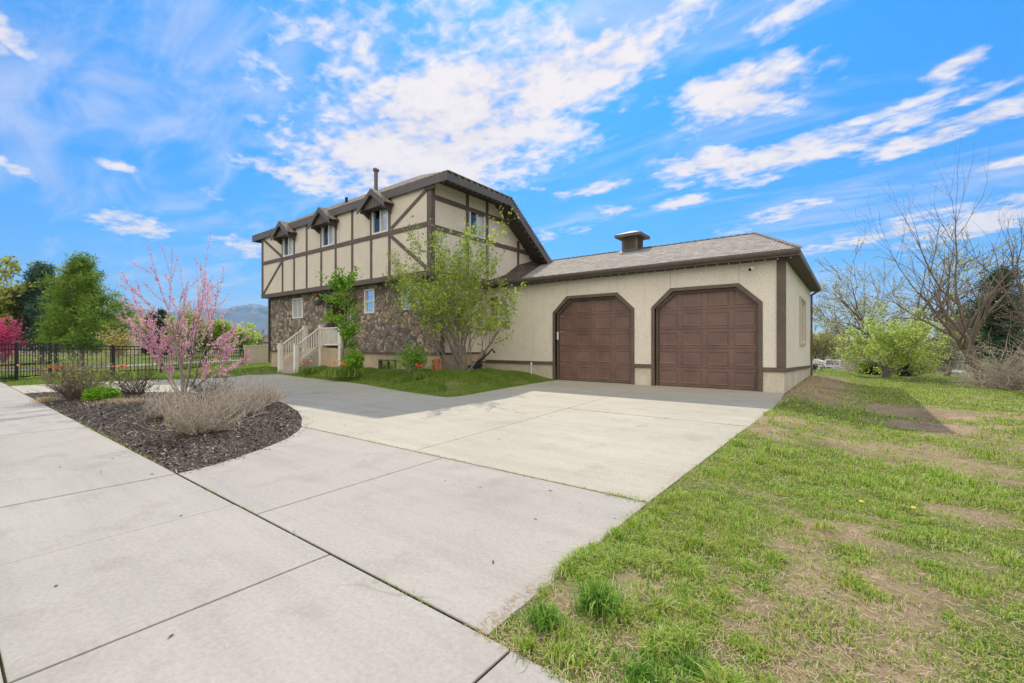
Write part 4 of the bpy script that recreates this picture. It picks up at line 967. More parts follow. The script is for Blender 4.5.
# 5 silver sage shrubs
def sage(u,v,R,hh,seed,n,lab,mat='sage',name='sage_shrub',group='leafless silvery sage shrubs in the mulch bed',extra=None):
    rg=np.random.default_rng(seed);a,b=G(u,v);paths=[];ends=[]
    for i in range(n):
        th=rg.uniform(0,2*PI);q=np.sqrt(rg.random());s=q*R/hh*1.1
        base=np.array([math.cos(th),math.sin(th),0])*R*.25*q
        pts,d=branch(rg,base,np.array([math.cos(th)*s,math.sin(th)*s,1.0]),hh*rg.uniform(.45,1.2)*(1.1-.15*q),5,.20,.03)
        paths.append((pts,np.linspace(.0075,.0032,6)))
        for c in range(5):
            k=rg.integers(1,6);dd=np.array([rg.normal(0,.7),rg.normal(0,.7),.8])
            pp,_=branch(rg,pts[k],dd,hh*rg.uniform(.15,.45),3,.2,.03);paths.append((pp,np.linspace(.0045,.0022,4)));ends.append(pp[-1])
    root=empty(name,(a,b,float(mulchz(np.array(a),np.array(b)))-.01),0,lab,'shrub',group)
    V,Fc=tubes(paths,3);npobj('stems',V,Fc,M[mat],root)
    if extra:
        e=np.array(ends);e=e[rg.random(len(e))<extra[1]]*np.array([1,1,extra[3]]);V,Fc=leafmesh(rg,e+rg.normal(0,.03,e.shape),extra[2],aspect=.5);npobj('leaves',V,Fc,M[extra[0]],root)
    return root
sage(203,438,.78,.62,51,125,'large leafless silver-grey shrub at the front of the mulch bed',extra=('apple',.22,.035,.45))
sage(240,419,.8,.62,52,115,'silver-grey twiggy shrub behind the large front one, towards the drive')
sage(176,422,.55,.5,53,150,'smaller silver-grey shrub left of the large front one',extra=('bud',.15,.03,.6))
sage(262,408,.55,.5,54,120,'outermost silver-grey shrub at the curved end of the mulch bed')
sage(78,401,.75,.9,55,130,'olive twiggy shrub at the far left end of the mulch bed',mat='bkbrown',group=None,extra=('olive',.9,.06,1))
sage(136,397,.8,.75,56,60,'sparse dark-stemmed rose bush left of the redbud',mat='bkdark',name='rose_bush',group=None)
sage(212,400,.7,.5,57,60,'sparse dark-stemmed bush under the redbud branches',mat='bkdark',name='rose_bush',group=None)
a,b,z=*G(101,402),0.02
bushcloud('ground_bush',(a,b,.04),61,(.5,.4,.22),16,.05,'spring','low dense green cushion plant in the mulch bed','plant',stems=40,spread=.05)
def drytuft(u,v,nb,rad,hh,lab):
    x,y=G(u,v);rr=np.abs(rng.normal(0,rad,nb));tt=rng.uniform(0,2*PI,nb)
    o=blades('dry_grass_clump',rr*np.cos(tt),rr*np.sin(tt),np.zeros(nb),rng.uniform(.5,1,nb)*hh,np.full(nb,.005),M['dry'],.8);o.location=(x,y,.03);tag(o,lab,'grass clump','dry grass clumps in the mulch bed')
drytuft(118,406,900,.22,.18,'tan dry grass clump beside the green cushion plant');drytuft(140,405,700,.2,.15,'tan dry grass clump left of the silver shrubs');drytuft(45,402,400,.12,.12,'small dry grass clump at the sidewalk edge of the bed')
# flowers
def flowers(u,v,z,seed,n,heads,lab,mat,rad=.25,hh=.35,leafn=160,D=None):
    rg=np.random.default_rng(seed);a,b=P(u,D) if D else G(u,v,z)
    root=empty('tulip_clump',(a,b,z),0,lab,'flowers','clumps of tulips and spring flowers')
    rr=np.abs(rg.normal(0,rad,leafn));tt=rg.uniform(0,2*PI,leafn)
    blades('foliage',rr*np.cos(tt),rr*np.sin(tt),np.zeros(leafn),rg.uniform(.5,1,leafn)*hh*.8,np.full(leafn,.014),M['grassS'],.4,parent=root)
    for i in range(n):
        x,y=rg.normal(0,rad*.8),rg.normal(0,rad*.8);h_=hh*rg.uniform(.8,1.15)
        f=MB();f.tube([(x,y,0),(x,y,h_)],.006,5);f.build('stem',M['grassS'],root)
        f=MB();f.lathe((x,y,h_-.005),[(.008,0),(.04,.02),(.045,.05),(.038,.085),(.015,.088)],8);f.build('flower',heads[i%len(heads)],root)
flowers(55,0,.0,71,9,[ORG,RED],'orange-red tulips in front of the fence beside the gate',None,.25,.42,120,17.8)
flowers(126,0,.0,72,7,[ORG],'orange tulips in front of the fence behind the rose bush',None,.25,.42,120,18.5)
flowers(5,0,.0,73,8,[PNK],'peach flowers at the foot of the gate on the far left',None,.3,.5,160,16.8)
flowers(307,0,.15,74,5,[RED,YEL],'red and yellow tulips beside the bottom of the porch steps',None,.25,.42,160,19.6)
flowers(341,0,.2,75,7,[ORG,YEL],'orange and yellow tulips under the green sapling',None,.35,.5,500,16.6)
flowers(421,0,.25,76,3,[RED],'red tulips at the foot of the green bush',None,.15,.35,60,15.0)
a,b=P(352,16.9);bushcloud('bush',(a,b,.18),77,(.7,.5,.75),10,.10,'spring','leafy green bush under the sapling, right of the porch tulips','bush')
def hangpot(u,v,b_,heads,lab):
    x=onb(u,b_);z=zat(u,v,b=b_);root=empty('hanging_planter',(x,b_,z),0,lab,'planter','flower planters beside the front door')
    MB().lathe((0,0,-.18),[(.12,0),(.19,.12),(.21,.24),(.19,.24)],14).build('pot',M['potdark'],root)
    MB().tube([(0,.02,.05),(0,.2,.45),(0,b_*0+.3,.45)],.008,5).build('bracket',M['rubber'],root)
    rg=np.random.default_rng(int(u));V,Fc=leafmesh(rg,rg.normal(0,.11,(160,3))+np.array([0,0,.14]),.08);npobj('leaves',V,Fc,M['grassS'],root)
    for i in range(9):
        f=MB();c=rg.normal(0,.1,3);f.lathe((c[0]*1.3,c[1],.22+abs(c[2])),[(.01,0),(.045,.02),(.03,.04)],7);f.build('flower',heads,root)
hangpot(317.5,302,SB-.3,RED,'dark hanging planter with red flowers left of the front door');hangpot(348.5,300,SB-.3,ORG,'dark hanging planter with orange flowers right of the front door')
# ------------------------------------------------------------------ left background
def fencerun(root,pts,hs,gap=.12):
    for (p,q,h0,h1,npk) in pts:
        p=Vector(p);q=Vector(q)
        r_=MB()
        for fz_ in (.12,.86,.97):
            r_.bar(p+Vector((0,0,h0*fz_)),q+Vector((0,0,h1*fz_)),.03,.035)
        for i in range(npk):
            t=(i+.5)/npk;c=p.lerp(q,t);hh=h0+(h1-h0)*t;r_.box(c.x-.012,c.x+.012,c.y-.012,c.y+.012,c.z+.04,c.z+hh)
        r_.build('picket_panel',M['black'],root)
def L3(u,D,z): a,b=P(u,D);return (a,b,z)
mf=empty('metal_fence',L3(55.6,18.8,0),0,'black metal picket fence running behind the verge from the gate to the house','fence')
mx,my,_=mf.location
nodes=[(55.6,18.8,.06,1.32),(112.7,20.0,.02,1.30),(161.7,21.6,.02,1.28),(205.7,25.5,-.08,1.2),(243.6,28.6,-.12,1.12)]
pp=[]
for u,D,z,h in nodes:
    x,y,z=L3(u,D,z);pp.append((Vector((x-mx,y-my,z)),h))
for i in range(4):
    d=(pp[i+1][0]-pp[i][0]).length;fencerun(mf,[(pp[i][0],pp[i+1][0],pp[i][1],pp[i+1][1],int(d/.14))],0)
for v_,h in pp: MB().box(v_.x-.045,v_.x+.045,v_.y-.045,v_.y+.045,v_.z-.1,v_.z+h+.04).build('post',M['black'],mf)
gt0=L3(50,18.3,0);gate=empty('metal_gate',gt0,0,'black metal driveway gate standing at the left end of the fence','gate')
g0=Vector((0,0,0));g1x,g1y=P(-75,13.5);g1=Vector((g1x-gt0[0],g1y-gt0[1],0))
r_=MB()
for hz in (.14,.62,1.18,1.38): r_.bar(g0+Vector((0,0,hz)),g1+Vector((0,0,hz)),.04,.045)
r_.build('gate_rails',M['black'],gate);r_=MB()
for i in range(36):
    c=g0.lerp(g1,(i+.5)/36);r_.box(c.x-.012,c.x+.012,c.y-.012,c.y+.012,.1,1.38)
r_.build('pickets',M['black'],gate)
for t in (0,.33,.66,1): c=g0.lerp(g1,t);MB().box(c.x-.05,c.x+.05,c.y-.05,c.y+.05,-.05,1.45).build('post',M['black'],gate)
vf0=L3(245,28.6,-.15);vf=empty('vinyl_fence',vf0,0,'tan vinyl privacy fence panel closing the gap beside the house','fence')
v1x,v1y=P(268.5,29.5);q=Vector((v1x-vf0[0],v1y-vf0[1],.05))
m_=MB();m_.bar(Vector((0,0,.7)),q+Vector((0,0,.7)),.04,1.3);m_.build('panel',M['vfence'],vf)
m_=MB();m_.bar(Vector((0,0,1.4)),q+Vector((0,0,1.4)),.09,.10);m_.bar(Vector((0,0,.06)),q+Vector((0,0,.06)),.09,.12);m_.build('rails',M['vfence'],vf,bevel=.01)
for t in (0,1): c=Vector((0,0,0)).lerp(q,t);MB().box(c.x-.065,c.x+.065,c.y-.065,c.y+.065,c.z-.2,c.z+1.5).build('post',M['vfence'],vf,bevel=.01)
# path beyond the fence
pth=MB();pts=[P(-60,22.0),P(60,24.5),P(240,38),P(245,41.5),P(60,26.2),P(-60,23.5)]
pth.prism(pts,[],zfn,-.06,.0);pth=pth.build('path',M['conc']);tag(pth,kind='structure')
# block wall far behind
w0=P(-160,58);w1=P(262,72);bw_=MB();bw_.bar((w0[0],w0[1],.7),(w1[0],w1[1],.7),.2,1.5);bw_=bw_.build('boundary_wall',M['wall']);tag(bw_,'long low tan wall across the far side of the lawn','wall')
def farhouse(u,D,w,dp,h,rh,rot,lab,wallm,roofm):
    a,b=P(u,D);root=empty('neighbour_house',(a,b,-.1),rot,lab,'house','neighbouring houses behind the trees')
    MB().box(-w/2,w/2,-dp/2,dp/2,0,h).build('wall',wallm,root)
    e=.5;m_=MB();m_.add([(-w/2-e,-dp/2-e,h),(w/2+e,-dp/2-e,h),(w/2+e,dp/2+e,h),(-w/2-e,dp/2+e,h),(-w/2+1.5,0,h+rh),(w/2-1.5,0,h+rh)],[(0,1,5,4),(1,2,5),(2,3,4,5),(3,0,4),(3,2,1,0)]);m_.build('roof',roofm,root)
    for i in range(3):
        x=-w/2+w*(i+.5)/3;m_=MB();m_.box(x-.7,x+.7,-dp/2-.04,-dp/2-.002,h*.45,h*.8);wo=m_.build('window',M['vinyl'],root);m_=MB();m_.box(x-.62,x+.62,-dp/2-.06,-dp/2-.042,h*.47,h*.78);m_.build('glass',M['glass'],wo)
farhouse(118,66,15,9,4.0,2.0,math.radians(52),'tan neighbour house with brown roof right of the pine',M['wall'],M['roofB'])
farhouse(258,75,16,9,1.9,1.3,math.radians(40),'low neighbour house with grey roof behind the tan vinyl fence',M['wall'],M['metalD'])
def conifer(u,D,z,hh,R,seed,lab,mat='pine',bmat='bkgrey',n=70,dens=90,size=.16,group=None,z0=.16,name='pine_tree',shape=.8):
    rg=np.random.default_rng(seed);a,b=P(u,D);root=empty(name,(a,b,z),0,lab,'tree',group)
    paths=[(np.array([[0,0,0],[.05,0,hh*.5],[0,0,hh]]),np.array([hh*.022,hh*.014,.01]))];pts=[]
    for i in range(n):
        t=(i+.5)/n;zz=hh*(z0+(1-z0)*t);rad=R*(1-t)**shape*rg.uniform(.5,1.2)*(.75+.25*min(1,t*5))+.1
        th=i*2.399+rg.normal(0,.3);up=.25+.5*t
        p1=np.array([math.cos(th)*rad,math.sin(th)*rad,zz+rad*up*rg.uniform(.1,.9)])
        mid=np.array([math.cos(th)*rad*.5,math.sin(th)*rad*.5,zz+rad*.05])
        br=np.array([[0,0,zz],mid,p1]);paths.append((br,np.linspace(.035,.006,3)))
        m=int(dens*.6*rad/R)+8;s=rg.random(m)**.6;base=np.where(s[:,None]<.5,br[0]+(br[1]-br[0])*s[:,None]*2,br[1]+(br[2]-br[1])*(s[:,None]*2-1))
        # short side shoots carrying needle bunches
        cl=base+rg.normal(0,.13*R**.5,(m,3))*np.array([1,1,.65])
        pts.append(np.repeat(cl,20,axis=0)+rg.normal(0,.10,(m*20,3))*np.array([1,1,1.3]))
    V,Fc=tubes(paths,6);npobj('trunk',V,Fc,M[bmat],root,True)
    pts=np.concatenate(pts);V,Fc=leafmesh(rg,pts,size,aspect=.2);npobj('crown',V,Fc,M[mat],root);return root
conifer(82,27.5,-.05,6.7,3.2,81,'large bright green pine standing behind the black fence',n=70,dens=60,size=.24,shape=.95)
conifer(42,32,-.05,7.0,2.3,82,'darker blue-green spruce left of the large pine',mat='spruce',n=70,dens=60,size=.28,name='spruce_tree')
def leafytree(name,u,D,z,hh,spread,seed,lab,mat,cat='tree',group=None,nt_=3,cnt=(6,8),size=.2,bmat='bkgrey',rad=.12,lr=.62,ang=.55,sp=.16,lev=4,asp=.6,low=.45):
    rg=np.random.default_rng(seed);a,b=P(u,D);tr=[]
    for i in range(nt_):
        th=rg.uniform(0,2*PI);s=spread*rg.uniform(.2,.8)
        tr.append(((math.cos(th)*s,math.sin(th)*s,1),hh*low*rg.uniform(.85,1.1),rad,(rg.normal(0,.05),rg.normal(0,.05),-.05)))
    Pm=[(6,ang,lr,.06,.02),(5,ang+.1,lr,.1,.02),(4,.6,.6,.12,0),(0,.5,.5,.1,0)][:lev-1]+[(0,.5,.5,.1,0)]
    lf=[((len(Pm)-2,),cnt[0],sp,size,asp,mat,'inner_leaves'),((len(Pm)-1,),cnt[1],sp,size,asp,mat,'crown')] if cnt else None
    MINR[0]=max(.0025,math.hypot(a,b)*.00028)
    o=tree(name,(a,b,z),seed,tr,Pm,lf,(M[bmat],),lab,cat,group);MINR[0]=.0025;return o
leafytree('deciduous_tree',2,36,-.1,8.5,.5,91,'olive-green spring tree at the far left edge','olive',size=.3,cnt=(22,22))
leafytree('deciduous_tree',-25,30,-.1,7.2,.5,92,'rounded olive tree beyond the gate, mostly outside the frame','olive',size=.3,cnt=(22,22))
leafytree('blossom_tree',-12,25,-.05,3.2,.6,93,'hot pink flowering tree behind the gate','hotpink',size=.13,cnt=(10,12),rad=.06,sp=.12)
leafytree('blossom_tree',70,40,-.1,3.6,.9,94,'pale pink flowering tree seen under the large pine','redbud',size=.16,cnt=(6,6),rad=.06)
leafytree('forsythia',116,22.5,0,2.6,.5,95,'yellow flowering shrub at the right side of the pine','yel',cat='shrub',size=.08,cnt=(2,3),rad=.03,sp=.06)
for i,(u,D,hh,s,l) in enumerate([(192,48,6.6,96,'yellow-green tree directly behind the redbud'),(222,50,6.6,97,'yellow-green tree behind the right side of the redbud'),(240,54,5.8,98,'rightmost yellow-green tree near the tan fence')]):
    leafytree('deciduous_tree',u,D,-.1,hh*.82,.7,s,l,'apple' if i==2 else 'yel2' if False else 'lilac',size=.3,cnt=(10,12),group='yellow-green trees across the lawn',rad=.09,sp=.22)
conifer(152,60,-.1,5.6,1.1,99,'slim dark evergreen, left of the pair by the neighbour house',mat='darkev',n=40,dens=50,size=.3,name='columnar_evergreen',group='pair of dark evergreens',z0=.03,shape=.5)
conifer(162,60,-.1,6.0,1.1,100,'slim dark evergreen, right of the pair by the neighbour house',mat='darkev',n=40,dens=50,size=.3,name='columnar_evergreen',group='pair of dark evergreens',z0=.03,shape=.5)
leafytree('bare_tree',258,60,-.1,4.8,.6,101,'bare twiggy tree behind the tan vinyl fence','bud',size=.12,cnt=(2,2),rad=.06)
# ------------------------------------------------------------------ right background
leafytree('apple_tree',886,20.9,-.2,3.5,1.15,111,'broad low apple tree with pale green spring leaves on the lawn','apple',size=.10,cnt=(22,24),rad=.09,nt_=4,sp=.10,lr=.72,ang=.75,low=.42,bmat='bkgrey')
leafytree('deciduous_tree',900,42,-1.0,13.5,.6,112,'large old tree with sparse pale buds behind the apple tree','bud',size=.22,cnt=(8,9),rad=.25,sp=.2,bmat='bkdark',lr=.70)
leafytree('deciduous_tree',856,52,-1.6,13,.6,113,'grey twiggy tree left of the large old tree','bud',size=.22,cnt=(6,7),rad=.25,sp=.2,bmat='bkgrey',lr=.70)
leafytree('deciduous_tree',822,100,-5,13,.6,114,'olive spring tree seen just beyond the garage corner','olive',size=.3,cnt=(6,7),rad=.2,sp=.2,lr=.66)
conifer(1000,26,-.4,6.0,2.4,115,'dark evergreen behind the large bare tree',mat='darkev',bmat='bkdark',n=60,dens=55,size=.22,name='spruce_tree')
conifer(960,34,-.6,4.4,1.8,116,'small dark evergreen between the apple tree and the bare tree',mat='darkev',bmat='bkdark',n=40,dens=45,size=.22,name='spruce_tree')
a,b,z=gp(984,386.4,-.2)
rg=np.random.default_rng(12)
tree('bare_tree',(a,b,-.2),122,[((-.15,.1,1),3.6,.15,(0,0,-.1)),((.30,.1,1),3.6,.12,(.35,.1,-.1)),((-.7,-.3,.9),3.0,.10,(-.05,0,.5)),((.6,-.4,1),3.0,.10,(.3,0,-.1))],
     [(7,.6,.78,.07,.03),(6,.55,.62,.08,.02),(4,.5,.55,.1,.02),(0,.5,.5,.1,0)],[((3,),2,.03,.045,.7,'bud','buds')],(M['bkbrown'],),'large leafless tree with reddish trunks at the right edge of the lawn','tree')
leafytree('bare_tree',1062,15.5,-.2,5.0,.5,123,'leafless tree cut off by the right edge of the photo','bud',size=.05,cnt=(1,1),rad=.09,sp=.05,bmat='bkbrown')
leafytree('bare_shrub',948,22,-.25,3.2,1.0,124,'twiggy budding shrub beside the apple tree','bud',cat='shrub',size=.06,cnt=(4,5),rad=.04,sp=.06,nt_=6)
def brush(u,D,z,R,hh,seed,n,lab,mat='sage',th=.009):
    rg=np.random.default_rng(seed);a,b=P(u,D);paths=[]
    for i in range(n):
        p=np.array([rg.normal(0,R*.5),rg.normal(0,R*.35),abs(rg.normal(0,hh*.35))]);d=np.array([rg.normal(),rg.normal(),rg.normal(.25,.5)])
        pp_,_=branch(rg,p,d,rg.uniform(.4,1.3)*hh,4,.18,0);pp_[:,2]=np.abs(pp_[:,2]);paths.append((pp_,np.linspace(th,th*.3,5)))
    root=empty('brush_pile',(a,b,z),0,lab,'brush pile','heaps of cut branches');V,Fc=tubes(paths,4);npobj('branches',V,Fc,M[mat],root)
brush(1003,15.8,-.2,1.0,1.2,131,420,'tangled grey brush pile beside the large bare tree trunk')
brush(1035,15,-.2,1.0,1.4,132,300,'grey brush heap at the right photo edge')
brush(940,25,-.3,1.8,.9,133,260,'low heap of cut branches right of the apple tree',mat='bkgrey')
brush(858,34,-.6,2.6,1.5,134,260,'far heap of grey branches behind the apple tree',mat='sage',th=.02)
bushcloud('low_bush',(*P(905,22.5),-.25),135,(1.4,.7,.65),14,.12,'darkev','dark green low bush behind the apple tree trunk','bush',stems=40,spread=.1)
bushcloud('low_bush',(*P(872,23.5),-.25),136,(.8,.5,.5),12,.12,'darkev','small dark green bush left of the apple tree trunk','bush',stems=24,spread=.1)
# broken white rail fence
rfn=empty('rail_fence',(*P(955,23),-.3),0,'broken white rail fence with a leaning grey post near the brush','fence')
def R3(u,D,z):
    a,b=P(u,D);return Vector((a-rfn.location.x,b-rfn.location.y,z+.3))
MB().tube([R3(958,23,-.35),R3(963.5,23,1.0)],[.13,.10],8).build('post',M['wood'],rfn)
MB().bar(R3(945,22.6,.85),R3(963,22.9,.98),.05,.12).build('rail',M['white'],rfn);MB().bar(R3(963,22.9,.85),R3(976,22.5,.55),.05,.12).build('rail',M['white'],rfn);MB().bar(R3(949,22.4,.05),R3(964,22.4,.0),.05,.12).build('rail',M['white'],rfn);MB().bar(R3(963,22.0,.05),R3(973,21.5,-.45),.05,.12).build('rail',M['white'],rfn)
for u in (921,934): MB().tube([R3(u,25,-.4),R3(u+1,25,.75)],.07,6).build('post',M['wood'],rfn)
# far shed
a,b=P(815.5,78);gz_=float(height(a,b));sh=empty('shed',(a,b,gz_),math.radians(-6),'white metal shed with a dark open doorway far behind the lawn','shed')
m_=MB();m_.prism([(-1.9,0),(1.9,0),(1.9,1.9),(0,2.5),(-1.9,1.9)],[[(-.1,.02),(1.4,.02),(1.4,1.75),(-.1,1.75)]],yfn,-1.8,-1.74);m_.box(-1.9,-1.84,-1.74,1.8,0,1.9);m_.box(1.84,1.9,-1.74,1.8,0,1.9);m_.box(-1.9,1.9,1.74,1.8,0,1.9);m_.build('wall',M['white'],sh);MB().box(-1.6,1.6,-1.2,1.5,.02,1.85).build('dark_interior',M['rubber'],sh)
m_=MB();m_.add([(-2.05,-1.9,1.88),(0,-1.9,2.55),(2.05,-1.9,1.88),(-2.05,1.9,1.88),(0,1.9,2.55),(2.05,1.9,1.88)],[(0,1,4,3),(1,2,5,4)]);m_.build('roof',M['white'],sh)
# pickup truck seen from behind/front far away
a,b=P(835.5,68);gz_=float(height(a,b))
tk=empty('pickup_truck',(a,b,gz_),math.radians(-18),'white pickup truck parked far away beside the white shed','truck')
tk.scale=(1.25,1.25,1.25)
WH=paint('white_car_paint',(.7,.71,.72),.25,.03)
m_=MB();m_.prism([(-2.6,.55),(2.6,.55),(2.65,.95),(2.5,1.08),(1.0,1.15),(-2.6,1.12)],[],xfn,-.95,.95);m_.build('body',WH,tk,bevel=.06)
m_=MB();m_.prism([(1.05,1.15),(.45,1.78),(-.75,1.8),(-.95,1.15)],[],xfn,-.82,.82);cab=m_.build('cab',WH,tk,bevel=.06)
m_=MB();m_.add([(-.7,1.0,1.2),(.7,1.0,1.2),(.62,.52,1.72),(-.62,.52,1.72)],[(0,1,2,3)]);m_.add([(-.7,-.98,1.2),(.7,-.98,1.2),(.66,-.8,1.72),(-.66,-.8,1.72)],[(0,1,2,3)]);m_.build('windscreen',M['glass'],cab)
for s in (-.86,.86): m_=MB();m_.box(s-.01,s+.01,-.65,.35,1.25,1.68);m_.build('side_window',M['glass'],cab)
for y in (-1.6,1.7):
    for s in (-.88,.88):
        m_=MB();m_.tube([(s-.11,y,.38),(s+.11,y,.38)],.38,18);wh=m_.build('wheel',M['rubber'],tk);m_=MB();m_.tube([(s-.125,y,.38),(s+.125,y,.38)],.2,12);m_.build('rim',M['steel'],wh)
m_=MB();m_.box(-.6,.6,-2.66,-2.6,.7,.95);m_.build('grille',M['rubber'],tk)
for s in (-.75,.75):m_=MB();m_.box(s-.13,s+.13,-2.68,-2.6,.75,.95);m_.build('headlight',M['bulb'],tk)
m_=MB();m_.box(-.9,.9,-2.75,-2.66,.42,.6);m_.build('bumper',M['steel'],tk)
# small bicycle lying behind the garage corner
a,b=P(819,22.2);bk=empty('bicycle',(a,b,-.28),math.radians(35),'small bicycle lying on the grass behind the garage corner','bicycle')
def lay(x,y,z=0): return (x,z+.0,y)
def wheelring(cx,cz,R,tilt):
    pts=[];
    for i in range(25):
        t=2*PI*i/24;pts.append((cx+R*math.cos(t),R*math.sin(t)*math.cos(tilt)*.35,cz+R*math.sin(t)*math.sin(tilt)))
    return pts
for cx,cz in ((-.45,.1),(.3,.12)):
    m_=MB();m_.tube(wheelring(cx,cz,.24,.5),.02,6,caps=False);wh=m_.build('wheel',M['rubber'],bk);m_=MB()
    for i in range(6):
        p_=wheelring(cx,cz,.24,.5)[i*4];m_.tube([(cx,0,cz),p_],.003,4)
    m_.build('spokes',M['steel'],wh)
m_=MB();m_.tube([(-.45,0,.1),(-.1,0,.15),(.12,.05,.42),(-.2,.05,.38),(-.1,0,.15)],.018,6);m_.tube([(-.2,.05,.38),(-.45,0,.1)],.014,6);m_.tube([(.3,0,.12),(.12,.05,.45)],.016,6);m_.build('frame',M['potdark'],bk)
m_=MB();m_.tube([(-.12,.05,.55),(.12,.05,.5),(.3,.1,.62),(.34,.1,.5)],.015,6);m_.build('handlebar',M['rubber'],bk);m_=MB();m_.box(-.30,-.12,.0,.1,.40,.45);m_.build('saddle',M['rubber'],bk,bevel=.02)
# dark branches and an old bicycle heap behind the shrub
def E(u,D,z): a,b=P(u,D);return Vector((a,b,z))
o0=E(490,16.8,.25);md=empty('garden_cultivator',tuple(o0),0,'black old garden machine with handles leaning behind the shrub stems','garden machine')
def L_(u,v,D=16.8): return E(u,D,H-(v-V0)/F*D)-o0
m_=MB();m_.tube([L_(470,366),L_(480,360),L_(488,354),L_(492,349),L_(495,353)],.035,7);m_.tube([L_(474,368,16.5),L_(484,358,16.5),L_(483,350,16.5)],.03,6);m_.tube([L_(472,362),L_(486,362)],.03,6);m_.build('handle',M['rubber'],md)
m_=MB();m_.tube([L_(470,372,16.5),L_(470,372,17.1)],.24,14);m_.tube([L_(479,372,16.5),L_(479,372,17.1)],.18,14);m_.build('wheel',M['rubber'],md)
m_=MB();m_.tube([L_(466,370),L_(482,364)],[.14,.10],8);m_.build('body',M['rubber'],md)
# far tree line
def farwood(name,u0,u1,D0,z,hh,n,mat,lab,seed,size=.9):
    rg=np.random.default_rng(seed);pts=[]
    for i in range(n):
        u=rg.uniform(u0,u1);D=D0*rg.uniform(.92,1.1);a,b=P(u,D);h_=hh*rg.uniform(.6,1.05);R=h_*.42
        m=140;v=rg.normal(0,1,(m,3));v/=np.linalg.norm(v,axis=1,keepdims=True);v*=(rg.random((m,1))**.35)*np.array([R,R,h_*.48]);v[:,2]+=h_*.5+z;v[:,0]+=a;v[:,1]+=b;pts.append(v)
    pts=np.concatenate(pts);V,Fc=leafmesh(rg,pts,size,aspect=.8);o=npobj(name,V,Fc,M[mat]);tag(o,lab,'woods',kind='stuff')
farwood('distant_woods',-120,100,150,-1,10,120,'olive','olive distant tree line behind the left lawn',141,1.5)
farwood('distant_woods',95,275,210,-1,6,120,'olive','low distant tree line under the mountains',142,1.6)
farwood('distant_woods',790,1120,110,-5,9,170,'olive','distant spring woods behind the right lawn',143,1.3)
farwood('distant_woods',880,1060,48,-1.6,4.2,60,'bud','greyish thicket behind the apple tree and bare tree',144,.35)
# ------------------------------------------------------------------ mountains
def mountains(seed,R,amp,u0,u1,prof,mat,name,nr=26):
    nu=260;Vv=[];us=np.linspace(u0,u1,nu);rr=np.linspace(0,1,nr)
    for j,t in enumerate(rr):
        for u in us:
            D=R*(.55+.45*t)
            a,b=P(u,D);p=np.interp(u,[q[0] for q in prof],[q[1] for q in prof])
            rid=1-abs(2*float(fbm(np.array(u*.045+3),np.array(t*5.0),5,seed))-1)
            h_=p/F*R*(t**1.15)*(.68+.32*rid)*(1+.06*float(fbm(np.array(u*.2),np.array(t*3),3,seed+1))-.03)
            if t>=1:h_=p/F*R*(.93+.14*float(fbm(np.array(u*.12),np.array(0.5),4,seed+2)))
            Vv.append((a,b,h_-20))
    Vv=np.array(Vv);I=(np.arange(nr-1)[:,None]*nu+np.arange(nu-1)[None,:]).ravel();Fm=np.stack([I,I+1,I+nu+1,I+nu],-1)
    o=npobj(name,Vv,Fm,mat,smooth=False);tag(o,kind='structure')
m,nt,nd,lk,p=newmat('mountain_slopes');g=N(nt,'ShaderNodeNewGeometry');sx=N(nt,'ShaderNodeSeparateXYZ');lk.new(g.outputs['Position'],sx.inputs[0])
nz=noise(nt,g.outputs['Position'],.006,7,.65)
ma=N(nt,'ShaderNodeMath',operation='MULTIPLY_ADD');lk.new(nz,ma.inputs[0]);ma.inputs[1].default_value=420;lk.new(sx.outputs[2],ma.inputs[2])
mr=N(nt,'ShaderNodeMapRange');lk.new(ma.outputs[0],mr.inputs[0]);mr.inputs[1].default_value=560;mr.inputs[2].default_value=760
lk.new(mixc(nt,mr.outputs[0],ramp(nt,noise(nt,g.outputs['Position'],.012,6,.7),[(.35,(.05,.075,.07)),(.65,(.14,.14,.13))]),(.75,.77,.8)),p.inputs['Base Color']);p.inputs['Roughness'].default_value=1
M['mtn']=m
mountains(3,4600,1,-260,420,[(-260,30),(-60,34),(0,36),(60,40),(100,47),(130,44),(160,34),(185,36),(200,40),(215,38),(235,40),(252,44),(262,41),(275,38),(330,30),(420,20)],M['mtn'],'hills')
# haze
hz=MB();hz.box(-5400,5400,-5400,5400,-25,700);hz=hz.build('haze',None);tag(hz,'thin blue haze over the distant mountains','haze',kind='stuff')
m=bpy.data.materials.new('valley_haze');m.use_nodes=True;nt=m.node_tree;nt.nodes.remove(nt.nodes['Principled BSDF'])
pv=N(nt,'ShaderNodeVolumePrincipled');pv.inputs['Color'].default_value=(.34,.62,1,1);pv.inputs['Density'].default_value=.00012;pv.inputs['Anisotropy'].default_value=.0
nt.links.new(pv.outputs[0],nt.nodes['Material Output'].inputs['Volume']);hz.data.materials.append(m)
